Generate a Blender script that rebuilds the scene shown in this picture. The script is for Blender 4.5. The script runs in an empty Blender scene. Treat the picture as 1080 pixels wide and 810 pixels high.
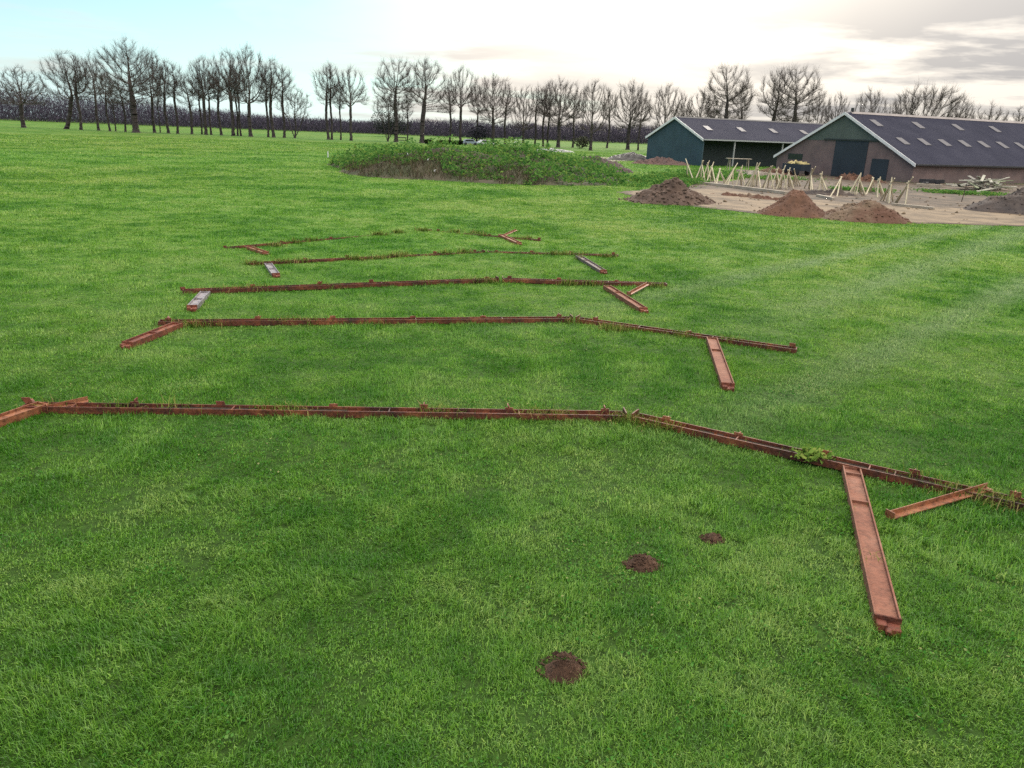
import bpy, math, random
import numpy as np

# ---------------------------------------------------------------- camera, light, exposure
S = bpy.context.scene
C = S.collection
HC, FPX, PITCH, ROLL = 4.0, 816.0, math.radians(18.1), math.radians(2.12)   # lens height and aim


def ray(x, y):
    u, v = (x - 540) / FPX, -(y - 405) / FPX
    a = u * math.cos(ROLL) - v * math.sin(ROLL)
    b = u * math.sin(ROLL) + v * math.cos(ROLL)
    return np.array([a, math.cos(PITCH) + b * math.sin(PITCH), -math.sin(PITCH) + b * math.cos(PITCH)])


def at(x, y, z=0.0):
    """ground point seen at a place of the photograph"""
    d = ray(x, y)
    t = (z - HC) / d[2]
    return np.array([d[0] * t, d[1] * t, z])


def top_at(x, y, Y):
    """point on the vertical plane Y seen at a place of the photograph"""
    d = ray(x, y)
    t = Y / d[1]
    return d[0] * t, HC + d[2] * t


cam = bpy.data.cameras.new('camera')
cam.sensor_width = 36
cam.lens = 36 * FPX / 1080
cam.clip_start = 0.1
cam.clip_end = 6000
co = bpy.data.objects.new('camera', cam)
C.objects.link(co)
fw = np.array([0, math.cos(PITCH), -math.sin(PITCH)])
up0 = np.array([0, math.sin(PITCH), math.cos(PITCH)])
r0 = np.array([1.0, 0, 0])
rt = r0 * math.cos(ROLL) + up0 * math.sin(ROLL)
upv = -r0 * math.sin(ROLL) + up0 * math.cos(ROLL)
from mathutils import Matrix, Vector
M = Matrix.Identity(4)
for i in range(3):
    M[i][0], M[i][1], M[i][2] = rt[i], upv[i], -fw[i]
M[2][3] = HC
co.matrix_world = M
S.camera = co

SUN_AZ, SUN_EL = math.radians(14), math.radians(22)      # azimuth to the right of the view, elevation
SUND = np.array([math.sin(SUN_AZ) * math.cos(SUN_EL), math.cos(SUN_AZ) * math.cos(SUN_EL), math.sin(SUN_EL)])
SKY_STRENGTH, CLOUD_STRENGTH, EXPOSURE = 0.05, 1.0, 0.9
W = bpy.data.worlds.new('World')
S.world = W
W.use_nodes = True
nt = W.node_tree
nt.nodes.clear()


def N(tree, typ, **kw):
    n = tree.nodes.new(typ)
    for k, v in kw.items():
        if k in n.inputs:
            n.inputs[k].default_value = v
        else:
            setattr(n, k, v)
    return n


def link(tree, a, b):
    tree.links.new(a, b)


def mth(tree, op, a, b=None, c=None):
    n = tree.nodes.new('ShaderNodeMath')
    n.operation = op
    for i, v in enumerate((a, b, c)):
        if v is None:
            continue
        if isinstance(v, (int, float)):
            n.inputs[i].default_value = v
        else:
            tree.links.new(v, n.inputs[i])
    return n.outputs[0]


def ramp(tree, fac, stops):
    n = tree.nodes.new('ShaderNodeValToRGB')
    cr = n.color_ramp
    while len(cr.elements) < len(stops):
        cr.elements.new(0.5)
    for e, (p, c) in zip(cr.elements, stops):
        e.position = p
        e.color = (*c, 1) if len(c) == 3 else c
    tree.links.new(fac, n.inputs[0])
    return n.outputs[0]


def mixc(tree, fac, a, b, mode='MIX'):
    n = tree.nodes.new('ShaderNodeMix')
    n.data_type = 'RGBA'
    n.blend_type = mode
    for i, v in ((0, fac), (6, a), (7, b)):
        if isinstance(v, (int, float)):
            n.inputs[i].default_value = v
        elif isinstance(v, tuple):
            n.inputs[i].default_value = (*v, 1) if len(v) == 3 else v
        else:
            tree.links.new(v, n.inputs[i])
    return n.outputs[2]


sky = N(nt, 'ShaderNodeTexSky', sky_type='NISHITA', sun_disc=False, sun_elevation=SUN_EL, sun_rotation=SUN_AZ,
        air_density=1.0, dust_density=0.6, ozone_density=1.6, altitude=0)
tc = N(nt, 'ShaderNodeTexCoord')
sep = N(nt, 'ShaderNodeSeparateXYZ')
link(nt, tc.outputs['Generated'], sep.inputs[0])
den = mth(nt, 'ADD', mth(nt, 'MAXIMUM', sep.outputs[2], 0.0), 0.07)
cmb = N(nt, 'ShaderNodeCombineXYZ')
link(nt, mth(nt, 'DIVIDE', sep.outputs[0], den), cmb.inputs[0])
link(nt, mth(nt, 'DIVIDE', sep.outputs[1], den), cmb.inputs[1])
# a deck of broken cloud, thicker to the right of the sun, opening to clear sky on the left
nz = N(nt, 'ShaderNodeTexNoise', Scale=0.52, Detail=8.0, Roughness=0.58, Distortion=0.3)
mp = N(nt, 'ShaderNodeMapping')
mp.inputs['Location'].default_value = (3.1, 1.7, 0)
mp.inputs['Scale'].default_value = (0.8, 1.0, 1)
mp.inputs['Rotation'].default_value = (0, 0, math.radians(25))
link(nt, cmb.outputs[0], mp.inputs[0])
link(nt, mp.outputs[0], nz.inputs['Vector'])
vd = N(nt, 'ShaderNodeVectorMath', operation='DOT_PRODUCT')
link(nt, tc.outputs['Generated'], vd.inputs[0])
vd.inputs[1].default_value = tuple(SUND)
sdot = vd.outputs['Value']
glow = mth(nt, 'POWER', mth(nt, 'MAXIMUM', sdot, 0.0), 26.0)
# cover: rises from left to right and towards the zenith
side = N(nt, 'ShaderNodeMapRange')
side.inputs[1].default_value, side.inputs[2].default_value = -0.25, 0.10
link(nt, mth(nt, 'ADD', sep.outputs[0], mth(nt, 'MULTIPLY', mth(nt, 'MAXIMUM', mth(nt, 'SUBTRACT', sep.outputs[2], 0.2), 0.0), 0.9)), side.inputs[0])
cov = mth(nt, 'ADD', nz.outputs[0], mth(nt, 'MULTIPLY', side.outputs[0], 0.42))
cmask = ramp(nt, cov, [(0.52, (0, 0, 0)), (0.78, (1, 1, 1))])
thick = ramp(nt, nz.outputs[0], [(0.46, (0, 0, 0)), (0.58, (1, 1, 1))])
gwide = mth(nt, 'POWER', mth(nt, 'MAXIMUM', sdot, 0.0), 16.0)
thick2 = mth(nt, 'MULTIPLY', thick, mth(nt, 'MAXIMUM', mth(nt, 'SUBTRACT', 1.0, mth(nt, 'MULTIPLY', gwide, 0.8)), 0.0))
rightw = N(nt, 'ShaderNodeMapRange')
rightw.inputs[1].default_value, rightw.inputs[2].default_value, rightw.inputs[3].default_value, rightw.inputs[4].default_value = 0.12, 0.36, 0.45, 1.5
link(nt, sep.outputs[0], rightw.inputs[0])
thick2 = mth(nt, 'MINIMUM', mth(nt, 'MULTIPLY', thick2, rightw.outputs[0]), 1.0)
ccol = mixc(nt, thick2, (0.54, 0.50, 0.445), (0.250, 0.243, 0.242))
gadd = mixc(nt, 1.0, ccol, mixc(nt, glow, (0, 0, 0), (0.36, 0.31, 0.23)), 'ADD')
# an overcast deck is about three times brighter overhead than near the horizon
zen = mth(nt, 'ADD', 0.9, mth(nt, 'MULTIPLY', mth(nt, 'MAXIMUM', sep.outputs[2], 0.0), 2.4))
gadd = mixc(nt, 1.0, gadd, zen, 'MULTIPLY')
skyc = mixc(nt, 1.0, sky.outputs[0], (0.97, 1.38, 1.42), 'MULTIPLY')
# thin pale veil low over the horizon
veil = N(nt, 'ShaderNodeMapRange')
veil.inputs[1].default_value, veil.inputs[2].default_value, veil.inputs[3].default_value, veil.inputs[4].default_value = 0.0, 0.20, 0.85, 0.0
link(nt, sep.outputs[2], veil.inputs[0])
skyc = mixc(nt, veil.outputs[0], skyc, (9.0, 11.4, 12.2))
bg1 = N(nt, 'ShaderNodeBackground', Strength=SKY_STRENGTH)
link(nt, skyc, bg1.inputs[0])
bg2 = N(nt, 'ShaderNodeBackground', Strength=CLOUD_STRENGTH)
link(nt, gadd, bg2.inputs[0])
mx = N(nt, 'ShaderNodeMixShader')
link(nt, cmask, mx.inputs[0])
link(nt, bg1.outputs[0], mx.inputs[1])
link(nt, bg2.outputs[0], mx.inputs[2])
wo = N(nt, 'ShaderNodeOutputWorld')
link(nt, mx.outputs[0], wo.inputs[0])

sl = bpy.data.lights.new('sun', 'SUN')
sl.energy = 1.0
sl.angle = math.radians(11)
sl.color = (1.0, 0.94, 0.85)
so = bpy.data.objects.new('sun', sl)
C.objects.link(so)
so.rotation_euler = Vector(tuple(-SUND)).to_track_quat('-Z', 'Y').to_euler()

S.view_settings.view_transform = 'Standard'
S.view_settings.look = 'None'
S.view_settings.exposure = EXPOSURE
S.view_settings.gamma = 1
S.view_settings.use_curve_mapping = False
S.cycles.max_bounces = 6
S.cycles.diffuse_bounces = 3
S.cycles.transmission_bounces = 4
S.cycles.use_denoising = False

# ---------------------------------------------------------------- helpers
rng = np.random.default_rng(11)
random.seed(5)


def tag(o, label=None, cat=None, group=None, kind=None):
    for k, v in (('label', label), ('category', cat), ('group', group), ('kind', kind)):
        if v:
            o[k] = v
    return o


def empty(name, loc, rz=0.0):
    o = bpy.data.objects.new(name, None)
    o.empty_display_size = 0.3
    C.objects.link(o)
    o.location = tuple(loc)
    o.rotation_euler.z = rz
    return o


def link_mesh(name, me, mat, parent=None):
    if mat is not None:
        me.materials.append(mat)
    o = bpy.data.objects.new(name, me)
    C.objects.link(o)
    if parent is not None:
        o.parent = parent
    return o


def mesh_np(name, v, f, mat, parent=None, smooth=False):
    """numpy mesh with faces of one size"""
    v = np.asarray(v, np.float32)
    f = np.asarray(f, np.int32)
    k = f.shape[1]
    me = bpy.data.meshes.new(name)
    me.vertices.add(len(v))
    me.vertices.foreach_set('co', v.ravel())
    me.loops.add(f.size)
    me.loops.foreach_set('vertex_index', f.ravel())
    me.polygons.add(len(f))
    me.polygons.foreach_set('loop_start', np.arange(0, f.size, k, dtype=np.int32))
    if smooth:
        me.polygons.foreach_set('use_smooth', np.ones(len(f), bool))
    me.update(calc_edges=True)
    return link_mesh(name, me, mat, parent)


class MB:
    """collects boxes, bars and prisms; build() links them as ONE mesh object"""

    def __init__(s):
        s.v, s.f = [], []

    def add(s, vs, fs):
        o = len(s.v)
        s.v += [tuple(map(float, p)) for p in vs]
        s.f += [tuple(i + o for i in q) for q in fs]
        return s

    def box(s, x0, x1, y0, y1, z0, z1):
        return s.add([(x0, y0, z0), (x1, y0, z0), (x1, y1, z0), (x0, y1, z0), (x0, y0, z1), (x1, y0, z1), (x1, y1, z1), (x0, y1, z1)],
                     [(3, 2, 1, 0), (4, 5, 6, 7), (0, 1, 5, 4), (1, 2, 6, 5), (2, 3, 7, 6), (3, 0, 4, 7)])

    def obox(s, p, q, off0, off1, z0, z1):
        """box along p->q on the ground plan, between two sideways offsets and two heights (relative to p.z, q.z)"""
        p, q = np.array(p, float), np.array(q, float)
        d = q - p
        d = d / np.linalg.norm(d[:2])
        n = np.array([-d[1], d[0], 0])
        Z = np.array([0, 0, 1.0])
        c = [p + n * off0, q + n * off0, q + n * off1, p + n * off1]
        return s.add([a + Z * z0 for a in c] + [a + Z * z1 for a in c],
                     [(3, 2, 1, 0), (4, 5, 6, 7), (0, 1, 5, 4), (1, 2, 6, 5), (2, 3, 7, 6), (3, 0, 4, 7)])

    def bar(s, p, q, ra, rb=None, n=6):
        p, q = np.array(p, float), np.array(q, float)
        rb = ra if rb is None else rb
        d = (q - p) / np.linalg.norm(q - p)
        h = np.array([0, 0, 1.0]) if abs(d[2]) < .9 else np.array([1.0, 0, 0])
        a = np.cross(d, h)
        a /= np.linalg.norm(a)
        b = np.cross(d, a)
        an = [2 * math.pi * k / n for k in range(n)]
        vs = [p + ra * (a * math.cos(t) + b * math.sin(t)) for t in an] + [q + rb * (a * math.cos(t) + b * math.sin(t)) for t in an]
        fs = [(k, (k + 1) % n, n + (k + 1) % n, n + k) for k in range(n)] + [tuple(range(n))[::-1], tuple(range(n, 2 * n))]
        return s.add(vs, fs)

    def extrude(s, pts, axis, a0, a1):
        """prism of a polygon given in the two other axes"""
        def mk(u, w, t):
            return {'x': (t, u, w), 'y': (u, t, w), 'z': (u, w, t)}[axis]
        n = len(pts)
        vs = [mk(u, w, a0) for u, w in pts] + [mk(u, w, a1) for u, w in pts]
        fs = [tuple(range(n)), tuple(range(n, 2 * n))[::-1]] + [(k, n + k, n + (k + 1) % n, (k + 1) % n) for k in range(n)]
        return s.add(vs, fs)

    def build(s, name, mat, parent=None, bevel=0.0, off=None):
        v = s.v if off is None else [(a - off[0], b - off[1], c - off[2]) for a, b, c in s.v]
        me = bpy.data.meshes.new(name)
        me.from_pydata(v, [], s.f)
        import bmesh
        bm = bmesh.new()
        bm.from_mesh(me)
        bmesh.ops.recalc_face_normals(bm, faces=bm.faces)
        if bevel:
            bmesh.ops.bevel(bm, geom=list(bm.edges), offset=bevel, segments=1, affect='EDGES', clamp_overlap=True)
        bm.to_mesh(me)
        bm.free()
        return link_mesh(name, me, mat, parent)


def vnoise(x, y, seed=0):
    """smooth value noise 0..1"""
    xi, yi = np.floor(x).astype(np.int64), np.floor(y).astype(np.int64)
    fx, fy = x - xi, y - yi
    fx, fy = fx * fx * (3 - 2 * fx), fy * fy * (3 - 2 * fy)

    def h(a, b):
        n = (a * 374761393 + b * 668265263 + seed * 974634777) & 0xFFFFFFFF
        n = ((n ^ (n >> 13)) * 1274126177) & 0xFFFFFFFF
        return ((n ^ (n >> 16)) & 0xFFFF) / 65535.0
    return (h(xi, yi) * (1 - fx) + h(xi + 1, yi) * fx) * (1 - fy) + (h(xi, yi + 1) * (1 - fx) + h(xi + 1, yi + 1) * fx) * fy


def fbm(x, y, seed=0, o=4):
    r, a, t = 0, 1.0, 0
    for k in range(o):
        r = r + a * vnoise(x * 2 ** k, y * 2 ** k, seed + k)
        t += a
        a *= .5
    return r / t


def pmat(name, col, col2=None, scale=3.0, rough=0.8, bump=0.0, bscale=None, metal=0.0, detail=5.0, spec=0.5, coord='Object', lo=0.35, hi=0.65):
    m = bpy.data.materials.new(name)
    m.use_nodes = True
    t = m.node_tree
    b = t.nodes['Principled BSDF']
    b.inputs['Roughness'].default_value = rough
    b.inputs['Metallic'].default_value = metal
    b.inputs['Specular IOR Level'].default_value = spec
    b.inputs['Base Color'].default_value = (*col, 1)
    c = N(t, 'ShaderNodeTexCoord')
    if col2 is not None:
        n = N(t, 'ShaderNodeTexNoise', Scale=scale, Detail=detail, Roughness=0.6)
        link(t, c.outputs[coord], n.inputs['Vector'])
        link(t, ramp(t, n.outputs[0], [(lo, col), (hi, col2)]), b.inputs['Base Color'])
    if bump:
        n2 = N(t, 'ShaderNodeTexNoise', Scale=bscale or scale * 4, Detail=6.0, Roughness=0.65)
        link(t, c.outputs[coord], n2.inputs['Vector'])
        bp = N(t, 'ShaderNodeBump', Strength=bump, Distance=0.05)
        link(t, n2.outputs[0], bp.inputs['Height'])
        link(t, bp.outputs[0], b.inputs['Normal'])
    return m


# ---------------------------------------------------------------- ground heights and the meadow material
def gh(x, y):
    x, y = np.asarray(x, float), np.asarray(y, float)
    r = np.hypot(x, y)
    f = np.clip((42 - r) / 20, 0, 1)
    return f * (0.07 * (fbm(x * .35 + 40, y * .35 + 40, 3, 2) - .5) + 0.05 * (fbm(x * 1.5 + 9, y * 1.5, 8, 2) - .5)) - 0.01


GR_DARK, GR_MID, GR_PALE = (0.054, 0.172, 0.013), (0.122, 0.268, 0.034), (0.200, 0.325, 0.078)


def meadow_color(t, pos):
    """sward colour from the place on the field: patches, tufts, bleached wheel tracks"""
    n1 = N(t, 'ShaderNodeTexNoise', Scale=0.16, Detail=3.0, Roughness=0.6)
    n2 = N(t, 'ShaderNodeTexNoise', Scale=1.1, Detail=4.0, Roughness=0.65)
    n3 = N(t, 'ShaderNodeTexNoise', Scale=0.02, Detail=3.0)
    for n in (n1, n2, n3):
        link(t, pos, n.inputs['Vector'])
    k = mth(t, 'ADD', mth(t, 'MULTIPLY', n1.outputs[0], .5), mth(t, 'MULTIPLY', n2.outputs[0], .5))
    base = ramp(t, k, [(0.42, GR_DARK), (0.50, GR_MID), (0.59, GR_PALE)])
    far = ramp(t, n3.outputs[0], [(0.4, (0.9, 1.0, 0.9)), (0.62, (1.18, 1.03, 1.1))])
    base = mixc(t, 1.0, base, far, 'MULTIPLY')
    # tracks: bands along straight lines on the field
    sp = N(t, 'ShaderNodeSeparateXYZ')
    link(t, pos, sp.inputs[0])
    tot = None
    for (ax, ay), (bx, by), w in TRACKS:
        L = math.hypot(bx - ax, by - ay)
        nx, ny = -(by - ay) / L, (bx - ax) / L
        d = mth(t, 'ADD', mth(t, 'MULTIPLY', sp.outputs[0], nx), mth(t, 'MULTIPLY', sp.outputs[1], ny))
        d = mth(t, 'ABSOLUTE', mth(t, 'SUBTRACT', mth(t, 'ADD', d, mth(t, 'MULTIPLY', n2.outputs[0], .5)), ax * nx + ay * ny + .25))
        m = mth(t, 'SUBTRACT', 1.0, mth(t, 'MINIMUM', mth(t, 'DIVIDE', d, w), 1.0))
        tx, ty = (bx - ax) / L, (by - ay) / L
        al = mth(t, 'SUBTRACT', mth(t, 'ADD', mth(t, 'MULTIPLY', sp.outputs[0], tx), mth(t, 'MULTIPLY', sp.outputs[1], ty)), ax * tx + ay * ty)
        fade = N(t, 'ShaderNodeMapRange')
        fade.inputs[1].default_value, fade.inputs[2].default_value = L * 1.15, L * .75
        link(t, al, fade.inputs[0])
        m = mth(t, 'MULTIPLY', m, fade.outputs[0])
        tot = m if tot is None else mth(t, 'MAXIMUM', tot, m)
    return mixc(t, mth(t, 'MULTIPLY', tot, .8), base, (0.20, 0.31, 0.13))


TRACKS = [((at(1080, 245)[0], at(1080, 245)[1]), (at(820, 335)[0], at(820, 335)[1]), 1.2),
          ((at(1080, 300)[0], at(1080, 300)[1]), (at(720, 470)[0], at(720, 470)[1]), .8),
          ((at(1060, 225)[0] + 2, at(1060, 225)[1]), (at(600, 330)[0], at(600, 330)[1]), .8)]

m_field = bpy.data.materials.new('meadow')
m_field.use_nodes = True
t = m_field.node_tree
b = t.nodes['Principled BSDF']
b.inputs['Roughness'].default_value = 0.9
b.inputs['Specular IOR Level'].default_value = 0.1
g = N(t, 'ShaderNodeNewGeometry')
mc = meadow_color(t, g.outputs['Position'])
nf = N(t, 'ShaderNodeTexNoise', Scale=9.0, Detail=5.0, Roughness=0.75)
link(t, g.outputs['Position'], nf.inputs['Vector'])
dk = ramp(t, nf.outputs[0], [(0.38, (0.35, 0.38, 0.35)), (0.58, (0.80, 0.76, 0.82))])  # mottled darkening puts the sward's self-shadow into the ground colour
# under the modelled sward the soil and thatch show; farther out the sward itself
ln_ = N(t, 'ShaderNodeVectorMath', operation='LENGTH')
link(t, g.outputs['Position'], ln_.inputs[0])
mr_ = N(t, 'ShaderNodeMapRange')
mr_.inputs[1].default_value, mr_.inputs[2].default_value = 8, 30
link(t, ln_.outputs['Value'], mr_.inputs[0])
thatch = ramp(t, nf.outputs[0], [(.35, (.018, .036, .008)), (.65, (.042, .098, .015))])
link(t, mixc(t, mr_.outputs[0], thatch, mixc(t, 1.0, mc, dk, 'MULTIPLY')), b.inputs['Base Color'])
bp = N(t, 'ShaderNodeBump', Strength=0.7, Distance=0.08)
link(t, nf.outputs[0], bp.inputs['Height'])
link(t, bp.outputs[0], b.inputs['Normal'])

rr = np.concatenate([[0.0], np.geomspace(1.5, 900, 220)])
aa = np.linspace(0, 2 * math.pi, 361)[:-1]
RR, AA = np.meshgrid(rr, aa, indexing='ij')
gx, gy = RR * np.sin(AA), RR * np.cos(AA)
gv = np.stack([gx, gy, gh(gx, gy)], -1).reshape(-1, 3)
nr, na = RR.shape
ii, jj = np.meshgrid(np.arange(nr - 1), np.arange(na), indexing='ij')
j2 = (jj + 1) % na
gf = np.stack([ii * na + jj, ii * na + j2, (ii + 1) * na + j2, (ii + 1) * na + jj], -1).reshape(-1, 4)[:, ::-1]
tag(mesh_np('field', gv, gf, m_field, smooth=True), kind='structure')


def sheet(name, poly, z, mat, rag=0.35, step=0.8):
    """flat sheet with a ragged edge"""
    pts = []
    for i in range(len(poly)):
        p, q = np.array(poly[i], float), np.array(poly[(i + 1) % len(poly)], float)
        k = max(2, int(np.linalg.norm(q - p) / step))
        for j in range(k):
            pts.append(p + (q - p) * j / k + rng.normal(0, rag, 2) * .6)
    me = bpy.data.meshes.new(name)
    me.from_pydata([(p[0], p[1], z) for p in pts], [], [tuple(range(len(pts)))])
    import bmesh
    bm = bmesh.new()
    bm.from_mesh(me)
    bmesh.ops.triangulate(bm, faces=bm.faces)
    bmesh.ops.recalc_face_normals(bm, faces=bm.faces)
    for f in bm.faces:
        if f.normal.z < 0:
            f.normal_flip()
    bm.to_mesh(me)
    bm.free()
    return tag(link_mesh(name, me, mat), kind='structure')


m_sand = pmat('sand', (0.190, 0.142, 0.092), (0.072, 0.052, 0.034), 0.6, 0.95, 0.6, 4, coord='Object', lo=.42, hi=.66)
m_mud = pmat('mud', (0.040, 0.030, 0.020), (0.115, 0.083, 0.058), 0.5, 0.95, 0.6, 3, lo=.4, hi=.62)
m_path = pmat('pale_path', (0.30, 0.27, 0.24), (0.2, 0.17, 0.14), 0.4, 0.95, 0.3, 3)
YARD = [(7.1, 58.3), (9.2, 50.6), (13.6, 45.2), (18, 43.2), (21.7, 43.0), (28.1, 43.6), (36, 46), (62, 60), (110, 95), (100, 116), (44, 90.2), (34.7, 110), (30, 112),
        (26, 96), (24, 86), (21, 80), (16, 78), (12, 68), (9, 61)]
sheet('yard', YARD, 0.012, m_mud)
sheet('sand', [(7.6, 57.5), (9.6, 51), (14, 45.8), (18, 44), (22, 43.6), (28, 44.2), (36, 46.6), (48, 54), (40, 56), (30, 55), (24, 55), (20, 61), (16, 66), (11, 63)], 0.02, m_sand)
sheet('track', [(10, 118), (14, 126), (24, 142), (20, 150), (12, 150), (8, 130)], 0.012, m_path)

# ---------------------------------------------------------------- heaps of earth
def heap(name, cx, cy, rx, ry, h, mat, seed, rot=0.0, rough=.18, flat=0.0, nr=46, na=110, clod=.55):
    q = np.linspace(0, 1, nr)
    an = np.linspace(0, 2 * math.pi, na + 1)[:-1]
    Q, A = np.meshgrid(q, an, indexing='ij')
    edge = 1 + .22 * (fbm(np.cos(A) * 1.3 + 5, np.sin(A) * 1.3 + 5, seed, 3) - .5) * 2
    X, Y = Q * np.cos(A) * rx * edge, Q * np.sin(A) * ry * edge
    prof = np.clip(1 - Q, 0, 1) ** (1.0 - .35 * flat)
    prof = np.where(Q < .15, prof - (0.15 - Q) * .5, prof)
    big = (fbm(X * .9 + 17, Y * .9 + 3, seed + 3, 3) - .5)
    fine = (fbm(X * 4 + 7, Y * 4, seed + 9, 3) - .5)
    Z = h * prof + (big * rough * 2.2 + fine * rough * (1.7 if rx > 1 else 5)) * np.clip(prof * 3, 0, 1) - .02 * Q - 0.01
    v = np.stack([X * math.cos(rot) - Y * math.sin(rot), X * math.sin(rot) + Y * math.cos(rot), Z], -1).reshape(-1, 3)
    i, j = np.meshgrid(np.arange(nr - 1), np.arange(na), indexing='ij')
    k = (j + 1) % na
    f = np.stack([i * na + j, (i + 1) * na + j, (i + 1) * na + k, i * na + k], -1).reshape(-1, 4)
    o = mesh_np(name, v, f, mat, smooth=True)
    o.location = (cx, cy, 0)
    if name in ('soil_heap', 'rubble_heap'):
        m = 420
        a_, q_ = rng.uniform(0, 6.283, m), rng.random(m) ** .6 * 1.12
        i_ = np.minimum((q_ * (nr - 1)).astype(int), nr - 1)
        j_ = (a_ / 6.2832 * na).astype(int) % na
        base = v.reshape(nr, na, 3)[i_, j_].copy()
        base[:, :2] *= np.where(q_ > 1, q_, 1)[:, None]
        lumps('clods', base, rng.uniform(.03, .13, m) * clod * min(1.6, max(rx, 2) / 2.4), mat, o)['kind'] = 'stuff'
    return o


def lumps(name, pos, size, mat, parent=None):
    n = len(pos)
    base = np.array([[1, 0, 0], [-1, 0, 0], [0, 1, 0], [0, -1, 0], [0, 0, 1], [0, 0, -1]], float)
    v = pos[:, None] + (base[None] + rng.normal(0, .28, (n, 6, 3))) * size[:, None, None] * np.array([1, 1, .75])
    fs = np.array([(0, 2, 4), (2, 1, 4), (1, 3, 4), (3, 0, 4), (2, 0, 5), (1, 2, 5), (3, 1, 5), (0, 3, 5)])
    f = (np.arange(n) * 6)[:, None, None] + fs[None]
    return mesh_np(name, v.reshape(-1, 3), f.reshape(-1, 3), mat, parent)


m_dirt = pmat('brown_soil', (0.052, 0.033, 0.026), (0.112, 0.075, 0.058), 1.2, 0.95, 0.9, 8)
m_dirt2 = pmat('red_brown_soil', (0.140, 0.070, 0.045), (0.088, 0.046, 0.032), 1.0, 0.95, 0.9, 8)
m_dirt3 = pmat('sandy_soil', (0.150, 0.105, 0.072), (0.098, 0.048, 0.032), 0.35, 0.95, 0.9, 8, lo=.42, hi=.58)
m_dirt4 = pmat('grey_soil', (0.042, 0.036, 0.038), (0.085, 0.066, 0.058), 0.8, 0.95, 0.9, 8)
m_rubble = pmat('brick_rubble', (0.13, 0.075, 0.065), (0.085, 0.06, 0.06), 2.0, 0.95, 1.0, 6)
tag(heap('soil_heap', 9.9, 51.4, 2.9, 2.5, 1.5, m_dirt, 21, rough=.26, clod=1.0), 'dark brown soil heap with lumpy sides, in front of the open shed, leftmost heap', 'soil heap', 'soil heaps at the edge of the building site')
tag(heap('soil_heap', 15.8, 45.4, 2.0, 1.8, 1.5, m_dirt2, 33, rough=.16), 'smooth pointed reddish brown soil heap between two other heaps', 'soil heap', 'soil heaps at the edge of the building site')
tag(heap('soil_heap', 19.3, 43.9, 2.5, 1.7, 1.25, m_dirt3, 47, flat=.5, rough=.14), 'broad sandy heap with reddish patches on its right side, nearest the meadow', 'soil heap', 'soil heaps at the edge of the building site')
tag(heap('soil_heap', 35.2, 53.6, 5.0, 3.4, 2.0, m_dirt4, 52, flat=.4, rough=.24), 'large grey brown soil heap in front of the board pile at the right edge', 'soil heap', 'soil heaps at the edge of the building site')
tag(heap('rubble_heap', 21.2, 121.5, 4.5, 2.2, 1.0, m_rubble, 61, flat=.5, rough=.3), 'low reddish rubble heap against the blue shed gable', 'rubble heap')
tag(heap('silage_heap', 18.6, 136, 5.0, 2.4, 1.4, pmat('black_plastic', (0.02, 0.02, 0.022), None, rough=.45), 63, rot=.3, flat=.6, rough=.25), 'low black plastic covered heap left of the blue shed', 'covered heap')
tag(heap('soil_heap', 8.2, 92, 5.2, 4.0, 1.6, pmat('dark_soil', (0.045, 0.034, 0.035), (0.075, 0.055, 0.05), .8, .95, .8, 5), 67, flat=.6, rough=.25), 'dark purplish bare earth hump behind the weedy bank', 'soil heap', 'soil heaps at the edge of the building site')

n = 1500
yx, yy = rng.uniform(8, 60, n), rng.uniform(43, 105, n)
def in_yard(x, y):
    c = np.zeros(len(x), bool)
    for i in range(len(YARD)):
        (x1, y1), (x2, y2) = YARD[i], YARD[(i + 1) % len(YARD)]
        c ^= ((y1 > y) != (y2 > y)) & (x < (x2 - x1) * (y - y1) / (y2 - y1 + 1e-12) + x1)
    return c
k = in_yard(yx, yy) & (fbm(yx * .35, yy * .35, 14, 2) > .45)
tag(lumps('yard_clods', np.stack([yx, yy, np.full(n, .03)], -1)[k], rng.uniform(.03, .13, n)[k], m_sand), kind='stuff')['label'] = 'clods and stones strewn over the muddy yard'
# the weedy bank: a long ridge of old earth
CREST = [(-17.5, 84, .7, 3), (-12.5, 77, 1.7, 5.0), (-7, 73.5, 2.1, 10), (-1, 74, 2.15, 12), (2.5, 76.5, 1.6, 8.5), (4.4, 78.5, .6, 3.6)]


def bank_h(x, y):
    best = np.zeros_like(x)
    for (ax, ay, ah, aw), (bx, by, bh, bw) in zip(CREST[:-1], CREST[1:]):
        dx, dy = bx - ax, by - ay
        s = np.clip(((x - ax) * dx + (y - ay) * dy) / (dx * dx + dy * dy), 0, 1)
        d = np.hypot(x - ax - s * dx, y - ay - s * dy)
        w, h = aw + (bw - aw) * s, ah + (bh - ah) * s
        q = np.clip(1 - d / w, 0, 1)
        best = np.maximum(best, h * (q * q * (3 - 2 * q)) ** .8)
    n = fbm(x * .4 + 31, y * .4, 77, 4) - .5
    return best + n * 1.15 * np.clip(best * 1.2, 0, 1)


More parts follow.
